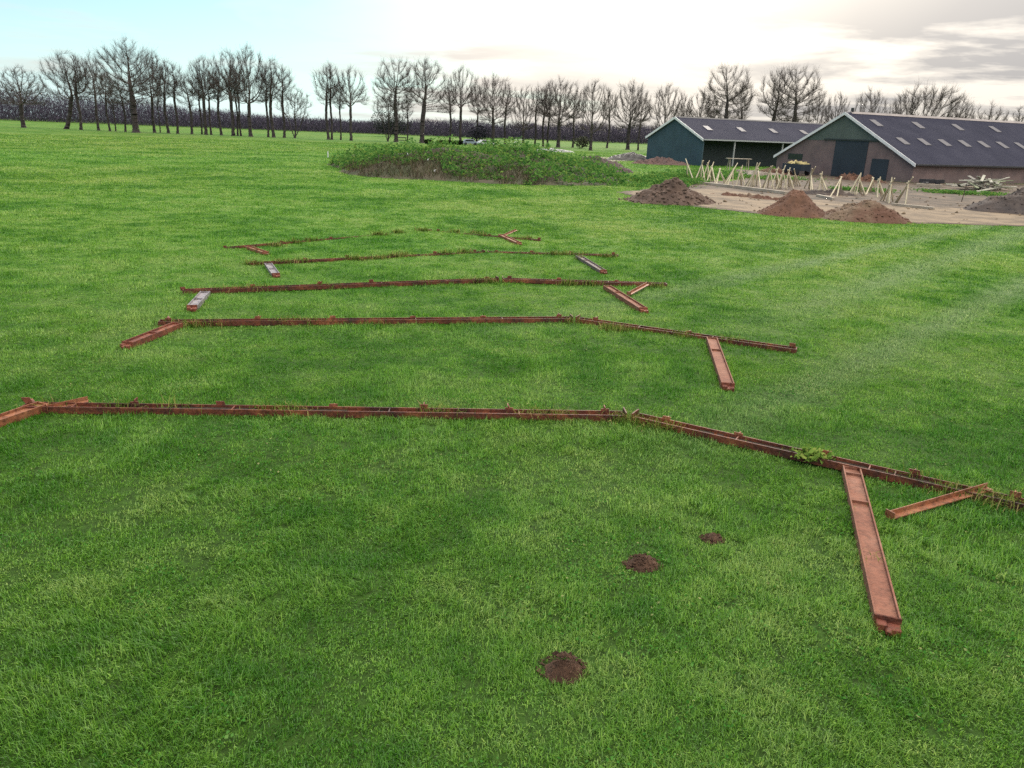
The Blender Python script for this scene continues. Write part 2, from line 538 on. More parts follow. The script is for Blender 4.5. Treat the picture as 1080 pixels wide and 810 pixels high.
bx, by = np.meshgrid(np.arange(-32, 20, .5), np.arange(56, 100, .5), indexing='ij')
bz = bank_h(bx, by)
bz = np.where(bz > .05, bz, -.15)
nb = bx.shape
i, j = np.meshgrid(np.arange(nb[0] - 1), np.arange(nb[1] - 1), indexing='ij')
bf = np.stack([i * nb[1] + j, (i + 1) * nb[1] + j, (i + 1) * nb[1] + j + 1, i * nb[1] + j + 1], -1).reshape(-1, 4)
m_bank = pmat('bank_earth', (0.030, 0.040, 0.014), (0.060, 0.050, 0.030), .35, .95, .8, 3, lo=.42, hi=.6)
tag(mesh_np('earth_bank', np.stack([bx, by, bz], -1).reshape(-1, 3), bf, m_bank, smooth=True), kind='structure')


def leafmat(name, stops, trans=.3):
    m = bpy.data.materials.new(name)
    m.use_nodes = True
    t = m.node_tree
    t.nodes.clear()
    g = N(t, 'ShaderNodeNewGeometry')
    c = ramp(t, g.outputs['Random Per Island'], stops)
    d = N(t, 'ShaderNodeBsdfDiffuse')
    tr = N(t, 'ShaderNodeBsdfTranslucent')
    link(t, c, d.inputs[0])
    link(t, c, tr.inputs[0])
    mx = N(t, 'ShaderNodeMixShader')
    mx.inputs[0].default_value = trans
    link(t, d.outputs[0], mx.inputs[1])
    link(t, tr.outputs[0], mx.inputs[2])
    o = N(t, 'ShaderNodeOutputMaterial')
    link(t, mx.outputs[0], o.inputs[0])
    return m


def leaves(name, pos, size, mat, kind='stuff', parent=None, flat=.6, aspect=1.7):
    """pointed quads with free orientation"""
    n = len(pos)
    nrm = rng.normal(0, 1, (n, 3))
    nrm[:, 2] = np.abs(nrm[:, 2]) + flat
    nrm /= np.linalg.norm(nrm, axis=1)[:, None]
    a = np.cross(nrm, rng.normal(0, 1, (n, 3)))
    a /= np.linalg.norm(a, axis=1)[:, None]
    bb = np.cross(nrm, a)
    s = size[:, None]
    v = np.stack([pos - a * s * aspect * .5, pos + bb * s * .5, pos + a * s * aspect * .5, pos - bb * s * .5], 1).reshape(-1, 3)
    f = np.arange(4 * n).reshape(n, 4)
    o = mesh_np(name, v, f, mat, parent)
    if kind:
        tag(o, kind=kind)
    return o


def slivers(name, p, d, w, mat, parent=None):
    """thin triangles from p along d: stalks and twigs"""
    n = len(p)
    side = np.cross(d, rng.normal(0, 1, (n, 3)))
    side /= np.linalg.norm(side, axis=1)[:, None] + 1e-9
    v = np.stack([p - side * w[:, None] * .5, p + side * w[:, None] * .5, p + d], 1).reshape(-1, 3)
    return mesh_np(name, v, np.arange(3 * n).reshape(n, 3), mat, parent)


def bank_points(n):
    x, y = rng.uniform(-27, 14, n), rng.uniform(57, 98, n)
    z = bank_h(x, y)
    k = z > .02 + .45 * np.clip(fbm(x * .8, y * .8, 19, 2) - .35, 0, 1)
    return x[k], y[k], z[k]


x, y, z = bank_points(190000)
# green where the bank crests and on its right shoulder, brown stalks on the left front slope
line = (y - 69.3) + (x + 9) * .56 + (fbm(x * .35, y * .35, 5, 3) - .5) * 8
green = (line > 0) & (rng.random(len(x)) < .42)
clump = fbm(x * .65 + 3, y * .65, 15, 3)
hgt = np.clip((clump - .40) * 4.5, .05, 1.25)
gp = np.stack([x, y, z + rng.random(len(x)) * hgt * .9], -1)[green]
m_weed = leafmat('weed_leaf', [(0, (0.034, 0.110, 0.028)), (.5, (0.090, 0.215, 0.048)), (.88, (0.16, 0.28, 0.07)), (1, (0.18, 0.25, 0.05))], .42)
tag(leaves('green_weeds', gp, rng.uniform(.09, .23, len(gp)), m_weed, 'stuff'), 'dense bright green leafy weeds covering the crest of the earth bank', 'weeds')
br = (~green) & (line < 1.5) & (rng.random(len(x)) < .33)
bp_ = np.stack([x, y, z - .02], -1)[br]
dd = rng.normal(0, .22, (len(bp_), 3))
dd[:, 2] = rng.uniform(.25, .8, len(bp_))
m_stalk = leafmat('dead_stalk', [(0, (0.045, 0.032, 0.028)), (.45, (0.095, 0.07, 0.055)), (.6, (0.055, 0.085, 0.03)), (.85, (0.10, 0.10, 0.05)), (1, (0.22, 0.16, 0.12))], .1)
tag(slivers('dead_weeds', bp_, dd, rng.uniform(.02, .06, len(bp_)), m_stalk), 'brown dead weed stalks on the front slope of the earth bank', 'weeds', kind='stuff')

# low strip of weeds between the bank and the blue shed
n = 13000
u_, v_ = rng.random(n), rng.random(n)
x = 11.5 + u_ * 13 + (v_ - .5) * 4
y = 70 + u_ * 28 + (v_ - .5) * -9
k = fbm(x * .5, y * .5, 25, 3) > .42
x, y = x[k], y[k]
z = .05 + rng.random(len(x)) * (.15 + .9 * np.clip(fbm(x * .8, y * .8, 28, 2) - .3, 0, 1))
tag(leaves('low_weeds', np.stack([x, y, z], -1), rng.uniform(.08, .2, len(x)), m_weed, 'stuff'), 'low green weeds in a strip beside the blue shed and the stakes', 'weeds')

# weeds and turf left standing inside the yard
q = []
for (p0, p1, wd, n) in (((745, 187), (838, 189), 3.0, 5000), ((985, 203), (1045, 206), 2.0, 3000), ((660, 196), (715, 190), 3.5, 3000), ((880, 200), (935, 203), 1.6, 1200), ((1060, 190), (1120, 190), 3, 1800)):
    a, b_ = at(*p0), at(*p1)
    s_ = rng.random((n, 1))
    xy = a[None, :2] + (b_ - a)[None, :2] * s_ + rng.normal(0, wd / 2, (n, 2))
    k = fbm(xy[:, 0] * .7, xy[:, 1] * .7, 44, 3) > .44
    xy = xy[k]
    q.append(np.stack([xy[:, 0], xy[:, 1], rng.uniform(.02, .28, len(xy))], -1))
q = np.concatenate(q)
tag(leaves('yard_weeds', q, rng.uniform(.07, .18, len(q)), m_weed), 'low green weeds and turf left between the stakes and the barn', 'weeds', kind='stuff')

# ---------------------------------------------------------------- barns
AZB = math.radians(25.5)
m_roof = pmat('roof_sheet', (0.022, 0.024, 0.044), (0.032, 0.034, 0.057), .35, .85, 0, coord='Object', spec=.1)
t = m_roof.node_tree
tcn = N(t, 'ShaderNodeTexCoord')
wv = N(t, 'ShaderNodeTexWave', Scale=1.7)
wv.bands_direction = 'X'
link(t, tcn.outputs['Object'], wv.inputs['Vector'])
bpn = N(t, 'ShaderNodeBump', Strength=.5, Distance=.05)
link(t, wv.outputs['Fac'], bpn.inputs['Height'])
link(t, bpn.outputs[0], t.nodes['Principled BSDF'].inputs['Normal'])

m_brick = bpy.data.materials.new('brick')
m_brick.use_nodes = True
t = m_brick.node_tree
tcn = N(t, 'ShaderNodeTexCoord')
sp = N(t, 'ShaderNodeSeparateXYZ')
link(t, tcn.outputs['Object'], sp.inputs[0])
cb = N(t, 'ShaderNodeCombineXYZ')
link(t, mth(t, 'ADD', sp.outputs[0], sp.outputs[1]), cb.inputs[0])
link(t, sp.outputs[2], cb.inputs[1])
bt = N(t, 'ShaderNodeTexBrick', Scale=1.0)
bt.inputs['Color1'].default_value = (0.165, 0.105, 0.102, 1)
bt.inputs['Color2'].default_value = (0.125, 0.083, 0.085, 1)
bt.inputs['Mortar'].default_value = (0.19, 0.165, 0.16, 1)
bt.inputs['Mortar Size'].default_value = .012
bt.inputs['Brick Width'].default_value = .22
bt.inputs['Row Height'].default_value = .065
link(t, cb.outputs[0], bt.inputs['Vector'])
nb_ = N(t, 'ShaderNodeTexNoise', Scale=.7, Detail=4.0)
link(t, tcn.outputs['Object'], nb_.inputs['Vector'])
link(t, mixc(t, 1.0, bt.outputs[0], ramp(t, nb_.outputs[0], [(.35, (.8, .8, .85)), (.65, (1.12, 1.08, 1.1))]), 'MULTIPLY'), t.nodes['Principled BSDF'].inputs['Base Color'])
t.nodes['Principled BSDF'].inputs['Roughness'].default_value = .9


def boardmat(name, col, scale=2.2, axis='Y'):
    m = pmat(name, col, tuple(c * .75 for c in col), .6, .7)
    t = m.node_tree
    c = N(t, 'ShaderNodeTexCoord')
    w = N(t, 'ShaderNodeTexWave', Scale=scale)
    w.bands_direction = axis
    link(t, c.outputs['Object'], w.inputs['Vector'])
    bmp = N(t, 'ShaderNodeBump', Strength=.6, Distance=.03)
    link(t, w.outputs['Fac'], bmp.inputs['Height'])
    link(t, bmp.outputs[0], t.nodes['Principled BSDF'].inputs['Normal'])
    return m


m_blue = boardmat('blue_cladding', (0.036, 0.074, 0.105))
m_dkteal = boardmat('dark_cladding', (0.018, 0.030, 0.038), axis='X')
m_greenboard = boardmat('green_boarding', (0.095, 0.125, 0.115))
m_white = pmat('white_paint', (0.74, 0.76, 0.80), (0.62, 0.63, 0.66), 1.5, .5)
m_door = boardmat('dark_door', (0.022, 0.035, 0.052), 1.5)
m_skyl = pmat('skylight_sheet', (0.09, 0.088, 0.105), (0.065, 0.063, 0.08), 1.5, .5)
m_gut = pmat('gutter', (0.02, 0.022, 0.03), None, rough=.4)
m_ridge = pmat('ridge_cap', (0.30, 0.27, 0.27), (0.22, 0.2, 0.2), 1.0, .7)
m_glass = pmat('dark_glass', (0.015, 0.02, 0.03), None, rough=.1)
m_steel = pmat('galvanised_steel', (0.45, 0.46, 0.5), (0.34, 0.35, 0.38), 2.0, .45, metal=.2)


def roof_pair(root, L, Wd, ez, rz, over, skyl, roofname='roof'):
    """two slopes as thick slabs, skylights lie on the slope towards the field"""
    half = Wd / 2
    s = (rz - ez) / half
    out = []
    for side in (0, 1):
        mb = MB()
        y0, z0 = -over, ez - over * s
        prof = [(y0, z0), (half, rz), (half, rz - .12), (y0, z0 - .12)]
        if side:
            prof = [(Wd - a, c) for a, c in prof]
        mb.extrude(prof, 'x', -.25, L)
        out.append(mb.build(roofname, m_roof, root))
    for (X, Yc) in skyl:
        k = MB()
        w, l = .5, .72
        zz = lambda yy: ez + s * yy
        k.add([(X - w, Yc - l, zz(Yc - l) + .01), (X + w, Yc - l, zz(Yc - l) + .01), (X + w, Yc + l, zz(Yc + l) + .01), (X - w, Yc + l, zz(Yc + l) + .01),
               (X - w, Yc - l, zz(Yc - l) + .07), (X + w, Yc - l, zz(Yc - l) + .07), (X + w, Yc + l, zz(Yc + l) + .07), (X - w, Yc + l, zz(Yc + l) + .07)],
              [(3, 2, 1, 0), (4, 5, 6, 7), (0, 1, 5, 4), (1, 2, 6, 5), (2, 3, 7, 6), (3, 0, 4, 7)])
        k.build('skylight', m_skyl, out[0])
    return s


def barge(root, Wd, ez, rz, over, x0, x1, dep):
    half = Wd / 2
    s = (rz - ez) / half
    for side in (0, 1):
        y0, z0 = -over - .05, ez - (over + .05) * s
        prof = [(y0, z0 + .04), (half, rz + .04), (half, rz - dep), (y0, z0 - dep)]
        if side:
            prof = [(Wd - a, c) for a, c in prof]
        MB().extrude(prof, 'x', x0, x1).build('bargeboard', m_white, root)


# brick barn
W1, E1, R1, L1 = 21.5, 2.25, 7.6, 62.0
brick = tag(empty('brick_barn', (44.2, 90.7, 0), AZB), 'long brick barn with green boarded gable, dark sliding door and purple grey roof', 'barn')
s1 = (R1 - E1) / (W1 / 2)
mb = MB()
yl, yr = (4.42 - E1) / s1, W1 - (4.42 - E1) / s1
mb.extrude([(0, 0), (W1, 0), (W1, E1 - .13), (yr, 4.42 - .13), (yl, 4.42 - .13), (0, E1 - .13)], 'x', 0, .3)
mb.box(.3, L1, 0, .3, 0, E1 - .13).box(.3, L1, W1 - .3, W1, 0, E1 - .13).box(L1 - .3, L1 - .01, .3, W1 - .3, 0, E1 - .2)
mb.build('wall', m_brick, brick)
MB().extrude([(yl, 4.42 - .13), (yr, 4.42 - .13), (W1 / 2, R1 - .13)], 'x', -.03, .2).build('gable_boarding', m_greenboard, brick)
roof_pair(brick, L1, W1, E1, R1, .35, [(2.6 + 7.35 * k, 8.4) for k in range(5)] + [(2.9 + 3.62 * k, 4.42) for k in range(9)])
barge(brick, W1, E1, R1, .35, -.33, -.252, .30)
MB().box(-.06, -.003, 6.7, 11.7, .05, 4.3).build('sliding_door', m_door, brick)
MB().box(-.16, -.03, 5.3, 13.6, 4.36, 4.50).build('door_rail', m_gut, brick)
MB().box(-.05, -.003, 3.4, 5.8, .03, 2.4).build('side_door', m_door, brick)
wn = MB()
wn.box(-.03, -.003, 16.9, 19.5, 1.72, 1.80).box(-.03, -.003, 16.9, 19.5, 2.40, 2.47).box(-.03, -.003, 16.9, 16.98, 1.8, 2.4).box(-.03, -.003, 19.42, 19.5, 1.8, 2.4)
wf = wn.build('window', m_gut, brick)
MB().box(-.015, -.004, 16.98, 19.42, 1.8, 2.4).build('pane', m_glass, wf)
MB().box(-.2, L1, -.52, -.36, E1 - .36, E1 - .18).build('gutter', m_gut, brick)
MB().extrude([(W1 / 2 - .35, R1 - .13), (W1 / 2, R1 + .13), (W1 / 2 + .35, R1 - .13)], 'x', .6, L1).build('ridge_cap', m_ridge, brick)
MB().box(.75, 1.0, W1 / 2 - .12, W1 / 2 + .12, R1, R1 + .55).build('vent_pipe', m_gut, brick)

# blue shed
W2, E2, R2, L2 = 14.5, 4.0, 7.0, 46.0
shed = tag(empty('blue_shed', (27.15, 121.1, 0), AZB), 'dark blue clad shed with white bargeboards and a dark recessed front', 'shed')
mb = MB().extrude([(0, 0), (W2, 0), (W2, E2 - .13), (W2 / 2, R2 - .13), (0, E2 - .13)], 'x', 0, .2)
mb.box(.2, L2, W2 - .2, W2, 0, E2 - .13).box(L2 - .2, L2 - .01, .6, W2 - .2, 0, E2 - .2)
mb.build('wall', m_blue, shed)
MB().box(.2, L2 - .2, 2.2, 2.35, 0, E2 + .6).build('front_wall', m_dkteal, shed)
roof_pair(shed, L2, W2, E2, R2, .25, [(3.3 + 6.55 * k, 3.5) for k in range(7)])
barge(shed, W2, E2, R2, .25, -.33, -.252, .32)
MB().box(-.2, L2, -.40, -.26, E2 - .30, E2 - .12).build('gutter', pmat('pale_gutter', (.35, .37, .4), None, rough=.5), shed)
for X in (5.95, 15.5, 25, 34.5, 44):
    MB().box(X - .09, X + .09, -.1, .08, 0, E2 - .2).build('post', m_steel, shed)
MB().extrude([(W2 / 2 - .3, R2 - .1), (W2 / 2, R2 + .09), (W2 / 2 + .3, R2 - .1)], 'x', .3, L2).build('ridge_cap', m_gut, shed)

# ---------------------------------------------------------------- bare winter trees
m_bark = pmat('bark', (0.034, 0.028, 0.031), (0.055, 0.045, 0.046), 1.5, .95)
m_twig = pmat('twigs', (0.058, 0.047, 0.048), (0.09, 0.072, 0.07), .4, .95)


def tubes(p0, p1, ra, rb, n):
    d = p1 - p0
    d = d / (np.linalg.norm(d, axis=1)[:, None] + 1e-9)
    h = np.where(np.abs(d[:, 2:3]) < .9, np.array([[0, 0, 1.0]]), np.array([[1.0, 0, 0]]))
    a = np.cross(d, h)
    a /= np.linalg.norm(a, axis=1)[:, None]
    b = np.cross(d, a)
    m = len(p0)
    an = np.arange(n) * 2 * math.pi / n
    ring = a[:, None, :] * np.cos(an)[None, :, None] + b[:, None, :] * np.sin(an)[None, :, None]
    v = np.concatenate([p0[:, None] + ring * ra[:, None, None], p1[:, None] + ring * rb[:, None, None]], 1).reshape(-1, 3)
    base = (np.arange(m) * 2 * n)[:, None]
    k = np.arange(n)
    f = np.stack([base + k, base + (k + 1) % n, base + n + (k + 1) % n, base + n + k], -1).reshape(-1, 4)
    return v, f


def grow_tree(seed, trunk, crown, npts, D=.5, kill=1.15, infl=4.5, rbase=.42, up=.12, rleaf=.023):
    """branches grow towards points spread through the crown; trunk = list of joints, crown(rng, n) = points"""
    rg = np.random.default_rng(seed)
    nodes, par, ist = [], [], []
    for ti, a in enumerate(trunk):
        a = np.array(a, float)
        first = len(nodes)
        for i in range(len(a) - 1):
            L = np.linalg.norm(a[i + 1] - a[i])
            k = max(1, int(L / D))
            for j in range(k):
                if i == 0 and j == 0:
                    nodes.append(a[0]), par.append(-1 if first == 0 else 0), ist.append(ti + 1)
                nodes.append(a[i] + (a[i + 1] - a[i]) * (j + 1) / k + rg.normal(0, .04, 3))
                par.append(len(nodes) - 2)
                ist.append(ti + 1)
    P = crown(rg, int(npts * 1.9))
    nd = np.array(nodes)
    startable = nd[:, 2] > np.min(P[:, 2]) * .8
    dist = np.full(len(P), 1e9)
    near = np.zeros(len(P), int)
    idx0 = np.where(startable)[0]
    dm = np.linalg.norm(P[:, None] - nd[None, idx0], axis=2)
    near, dist = idx0[dm.argmin(1)], dm.min(1)
    kids = np.zeros(40000, int)
    ndir = np.zeros((40000, 3))
    for i in range(1, len(nodes)):
        ndir[i] = nodes[i] - nodes[par[i]]
    ndir /= np.linalg.norm(ndir, axis=1)[:, None] + 1e-9
    alive = np.ones(len(P), bool)
    for it in range(170):
        act = alive & (dist < (infl if it > 12 else 30))
        if not act.any():
            break
        nd = np.array(nodes)
        u, inv = np.unique(near[act], return_inverse=True)
        d = P[act] - nd[near[act]]
        d /= np.linalg.norm(d, axis=1)[:, None] + 1e-9
        s = np.zeros((len(u), 3))
        np.add.at(s, inv, d)
        s /= np.linalg.norm(s, axis=1)[:, None] + 1e-9
        s += rg.normal(0, .07, s.shape)
        s += np.where(kids[u] == 0, .85, .12)[:, None] * ndir[u]
        s[:, 2] += up
        s /= np.linalg.norm(s, axis=1)[:, None]
        ok = kids[u] < 3
        if not ok.any():
            break
        # points held by an exhausted node are dropped
        bad = np.isin(near, u[~ok]) & act
        alive[bad] = False
        u, s = u[ok], s[ok]
        new = nd[u] + s * D
        n0 = len(nodes)
        for q, p_ in zip(new, u):
            nodes.append(q), par.append(int(p_)), ist.append(0)
        kids[u] += 1
        ndir[n0:n0 + len(new)] = s
        dm = np.linalg.norm(P[:, None] - new[None], axis=2)
        am = dm.argmin(1)
        dmin = dm[np.arange(len(P)), am]
        bt_ = dmin < dist
        near[bt_] = n0 + am[bt_]
        dist[bt_] = dmin[bt_]
        alive &= dist > kill
        if len(nodes) > 9000:
            break
    nd, pa = np.array(nodes), np.array(par)
    n = len(nd)
    leaf = np.ones(n, bool)
    leaf[pa[pa >= 0]] = False
    cnt = np.zeros(n)
    for i in range(n - 1, -1, -1):
        if leaf[i]:
            cnt[i] = 1
        if pa[i] >= 0:
            cnt[pa[i]] += cnt[i]
    ex = math.log(max(rbase / rleaf, 2)) / math.log(max(cnt[0], 2))
    r = rleaf * cnt ** ex
    e = np.where(pa >= 0)[0]
    ist = np.array(ist)
    zf = nd[:, 2]
    flare = lambda z: 1 + .55 * np.exp(-z / .5)
    out = []
    for flag in list(range(1, len(trunk) + 1)) + [0]:
        k = e[ist[e] == flag]
        k = k[np.linalg.norm(nd[k] - nd[pa[k]], axis=1) > .01]
        rp = r[pa[k]] if flag else np.minimum(r[pa[k]], r[k] * 1.25)
        ra, rb = (rp * flare(zf[pa[k]]), r[k] * flare(zf[k])) if flag else (rp, r[k])
        out.append([nd[pa[k]], nd[k], ra, rb])
    # fine twigs on all thin wood
    th = e[(r[e] < rleaf * 2.6)]
    th = np.repeat(th, 8)
    pd = nd[th] - nd[pa[th]]
    pd /= np.linalg.norm(pd, axis=1)[:, None] + 1e-9
    ctr = np.array([0, 0, P[:, 2].min() - 1.5])
    rad = nd[th] - ctr
    rad /= np.linalg.norm(rad, axis=1)[:, None] + 1e-9
    td = pd * .45 + rad * .75 + rg.normal(0, .42, pd.shape)
    td[:, 2] += .18
    td /= np.linalg.norm(td, axis=1)[:, None]
    tl = rg.uniform(.6, 1.9, len(th))
    q0 = nd[th] - pd * rg.uniform(0, D, len(th))[:, None]
    q1 = q0 + td * tl[:, None] * .55
    q2 = q1 + (td + rg.normal(0, .22, td.shape) + [0, 0, .12]) * tl[:, None] * .5
    rw = np.full(len(th), rleaf * .52)
    c = out[-1]
    cr = [np.concatenate([c[0], q0, q1]), np.concatenate([c[1], q1, q2]), np.concatenate([c[2], rw, rw * .8]), np.concatenate([c[3], rw * .8, rw * .45])]
    thick = cr[2] > .07
    va, fa = tubes(cr[0][thick], cr[1][thick], cr[2][thick], cr[3][thick], 6)
    vb, fb = tubes(cr[0][~thick], cr[1][~thick], cr[2][~thick], cr[3][~thick], 3)
    trunks = [tubes(*q, 9) for q in out[:-1]]
    cv, cf = np.concatenate([va, vb]), np.concatenate([fa, fb + len(va)])
    hgt = float(np.percentile(cv[:, 2], 99.8))
    wid = float(np.percentile(cv[:, 0], 98.5) - np.percentile(cv[:, 0], 1.5))
    return trunks, cv, cf, hgt, wid


def ell(cx, cz, rx, rz, low=-.6, shell=.45, gap=None):
    def fn(rg, n):
        out = []
        while len(out) < n:
            v = rg.normal(0, 1, 3)
            v /= np.linalg.norm(v)
            q = rg.random() ** shell
            v = v * q
            if v[2] < low:
                continue
            p = np.array([cx + v[0] * rx, v[1] * rx, cz + v[2] * rz])
            if gap is not None and gap(p, rg):
                continue
            out.append(p)
        return np.array(out)
    return fn


def multi(*fs):
    def fn(rg, n):
        return np.concatenate([f(rg, int(n * w)) for f, w in fs])
    return fn


lump = lambda s: (lambda p, rg: math.sin(p[0] * 1.1 + s) + math.sin(p[1] * 1.3 + 2 * s) + math.sin(p[2] * 1.0 + 3 * s) < -.9)
PROTO_SPEC = dict(
    domed=(1, [[(0, 0, 0), (.1, 0, 4), (0, .1, 7.5), (.2, 0, 11)]], ell(0, 13.0, 7.2, 8.6, -.75, .5, lump(1)), 1900, dict(rbase=.62)),
    domed2=(2, [[(0, 0, 0), (-.15, 0, 4), (.1, 0, 8)]], ell(.3, 12.5, 6.6, 8.2, -.6, .5, lump(2.3)), 1700, dict(rbase=.5)),
    fan=(3, [[(0, 0, 0), (.1, .1, 5), (0, 0, 9)]], ell(0, 12.6, 4.9, 8.0, -.35, .5, lump(.4)), 1500, dict(rbase=.36, up=.3)),
    fan2=(4, [[(0, 0, 0), (-.2, 0, 4.5), (.1, .1, 8)]], ell(.2, 13, 4.4, 7.6, -.5, .62, lump(3.7)), 1300, dict(rbase=.34, up=.3)),
    slender=(5, [[(0, 0, 0), (.15, 0, 5), (-.1, 0, 10), (.2, .1, 14)]], ell(.1, 14.6, 2.7, 5.9, -.9, .55, lump(5)), 700, dict(rbase=.27, up=.15)),
    slender2=(6, [[(0, 0, 0), (.4, 0, 6), (.1, 0, 11)]], ell(-.4, 14.0, 3.2, 6.4, -.7, .55, lump(1.9)), 800, dict(rbase=.26, up=.15)),
    round=(7, [[(0, 0, 0), (.1, 0, 4), (0, 0, 8)]], ell(0, 12.2, 4.7, 8.0, -.8, .55), 2000, dict(rbase=.4, up=.22)),
    round2=(8, [[(0, 0, 0), (-.1, .1, 5)]], ell(.1, 12, 5.0, 8.2, -.85, .56, lump(2.8)), 1800, dict(rbase=.4, up=.22)),
    open=(9, [[(0, 0, 0), (.2, 0, 5), (-.1, 0, 10), (.1, 0, 13)]], ell(0, 13.4, 6.4, 7.2, -.8, .55, lump(4.2)), 1050, dict(rbase=.5, up=.05)),
    open2=(10, [[(0, 0, 0), (.1, 0, 5), (.6, 0, 11)]], multi((ell(.6, 14, 5.2, 6.4, -.8, .45, lump(.9)), .75), (ell(4.8, 8.5, 2.4, 1.6, -.9, .6), .18)), 1300, dict(rbase=.5, up=.08)),
    clump=(11, [[(0, 0, 0), (-.9, 0, 4), (-1.6, 0, 8)], [(0, 0, 0), (.3, .3, 5), (.2, 0, 9)], [(0, 0, 0), (1.3, -.2, 4), (2.4, 0, 8)]],
           ell(.3, 13, 4.6, 6.6, -.8, .5, lump(6.1)), 900, dict(rbase=.32, up=.12)),
    low=(12, [[(0, 0, 0), (0, 0, 4)], [(0, 0, 0), (-2.4, 0, 4.5)], [(0, 0, 0), (2.6, .4, 4.2)]], ell(0, 9, 8.6, 7, -.5, .58, lump(.2)), 1600, dict(rbase=.5, up=.1)),
    leaning=(13, [[(0, 0, 0), (1.0, 0, 4), (1.9, 0, 9)]], ell(1.6, 13, 5.2, 7.2, -.75, .45, lump(2.2)), 1300, dict(rbase=.4, up=.12)),
)
PROTO = {}


def place_tree(kind, px, py_top, wpx, Y, label, flip=False, rot=None, cat='tree', group='bare trees along the far side of the meadow', pyb=None):
    pyb = pyb if pyb is not None else 118.2 + .037 * px + HC * FPX / Y
    xb = top_at(px, pyb, Y)[0]
    xt, zt = top_at(px, py_top, Y)
    if kind not in PROTO:
        sd, tr, cr, npts, kw = PROTO_SPEC[kind]
        trunks, cv, cf, hg, wd = grow_tree(sd, tr, cr, npts, **kw)
        tms = [mesh_np('trunk', tv, tf, m_bark, smooth=True) for tv, tf in trunks]
        cm = mesh_np('crown', cv, cf, m_twig)
        PROTO[kind] = ([q.data for q in tms], cm.data, hg, wd)
        for o in tms + [cm]:
            bpy.data.objects.remove(o)
    tms, cm, hg, wd = PROTO[kind]
    root = empty('bare_tree', (xb, Y, -.1), (rot if rot is not None else rng.uniform(-.5, .5)))
    sz = zt / hg
    sx = min(max((wpx / FPX * Y) / wd, sz * .55), sz * 1.8)
    root.scale = (sx * (-1 if flip else 1), sx, sz)
    tag(root, label, cat, group)
    for nm, me in [('trunk', q) for q in tms] + [('crown', cm)]:
        o = bpy.data.objects.new(nm, me)
        C.objects.link(o)
        o.parent = root
    return root


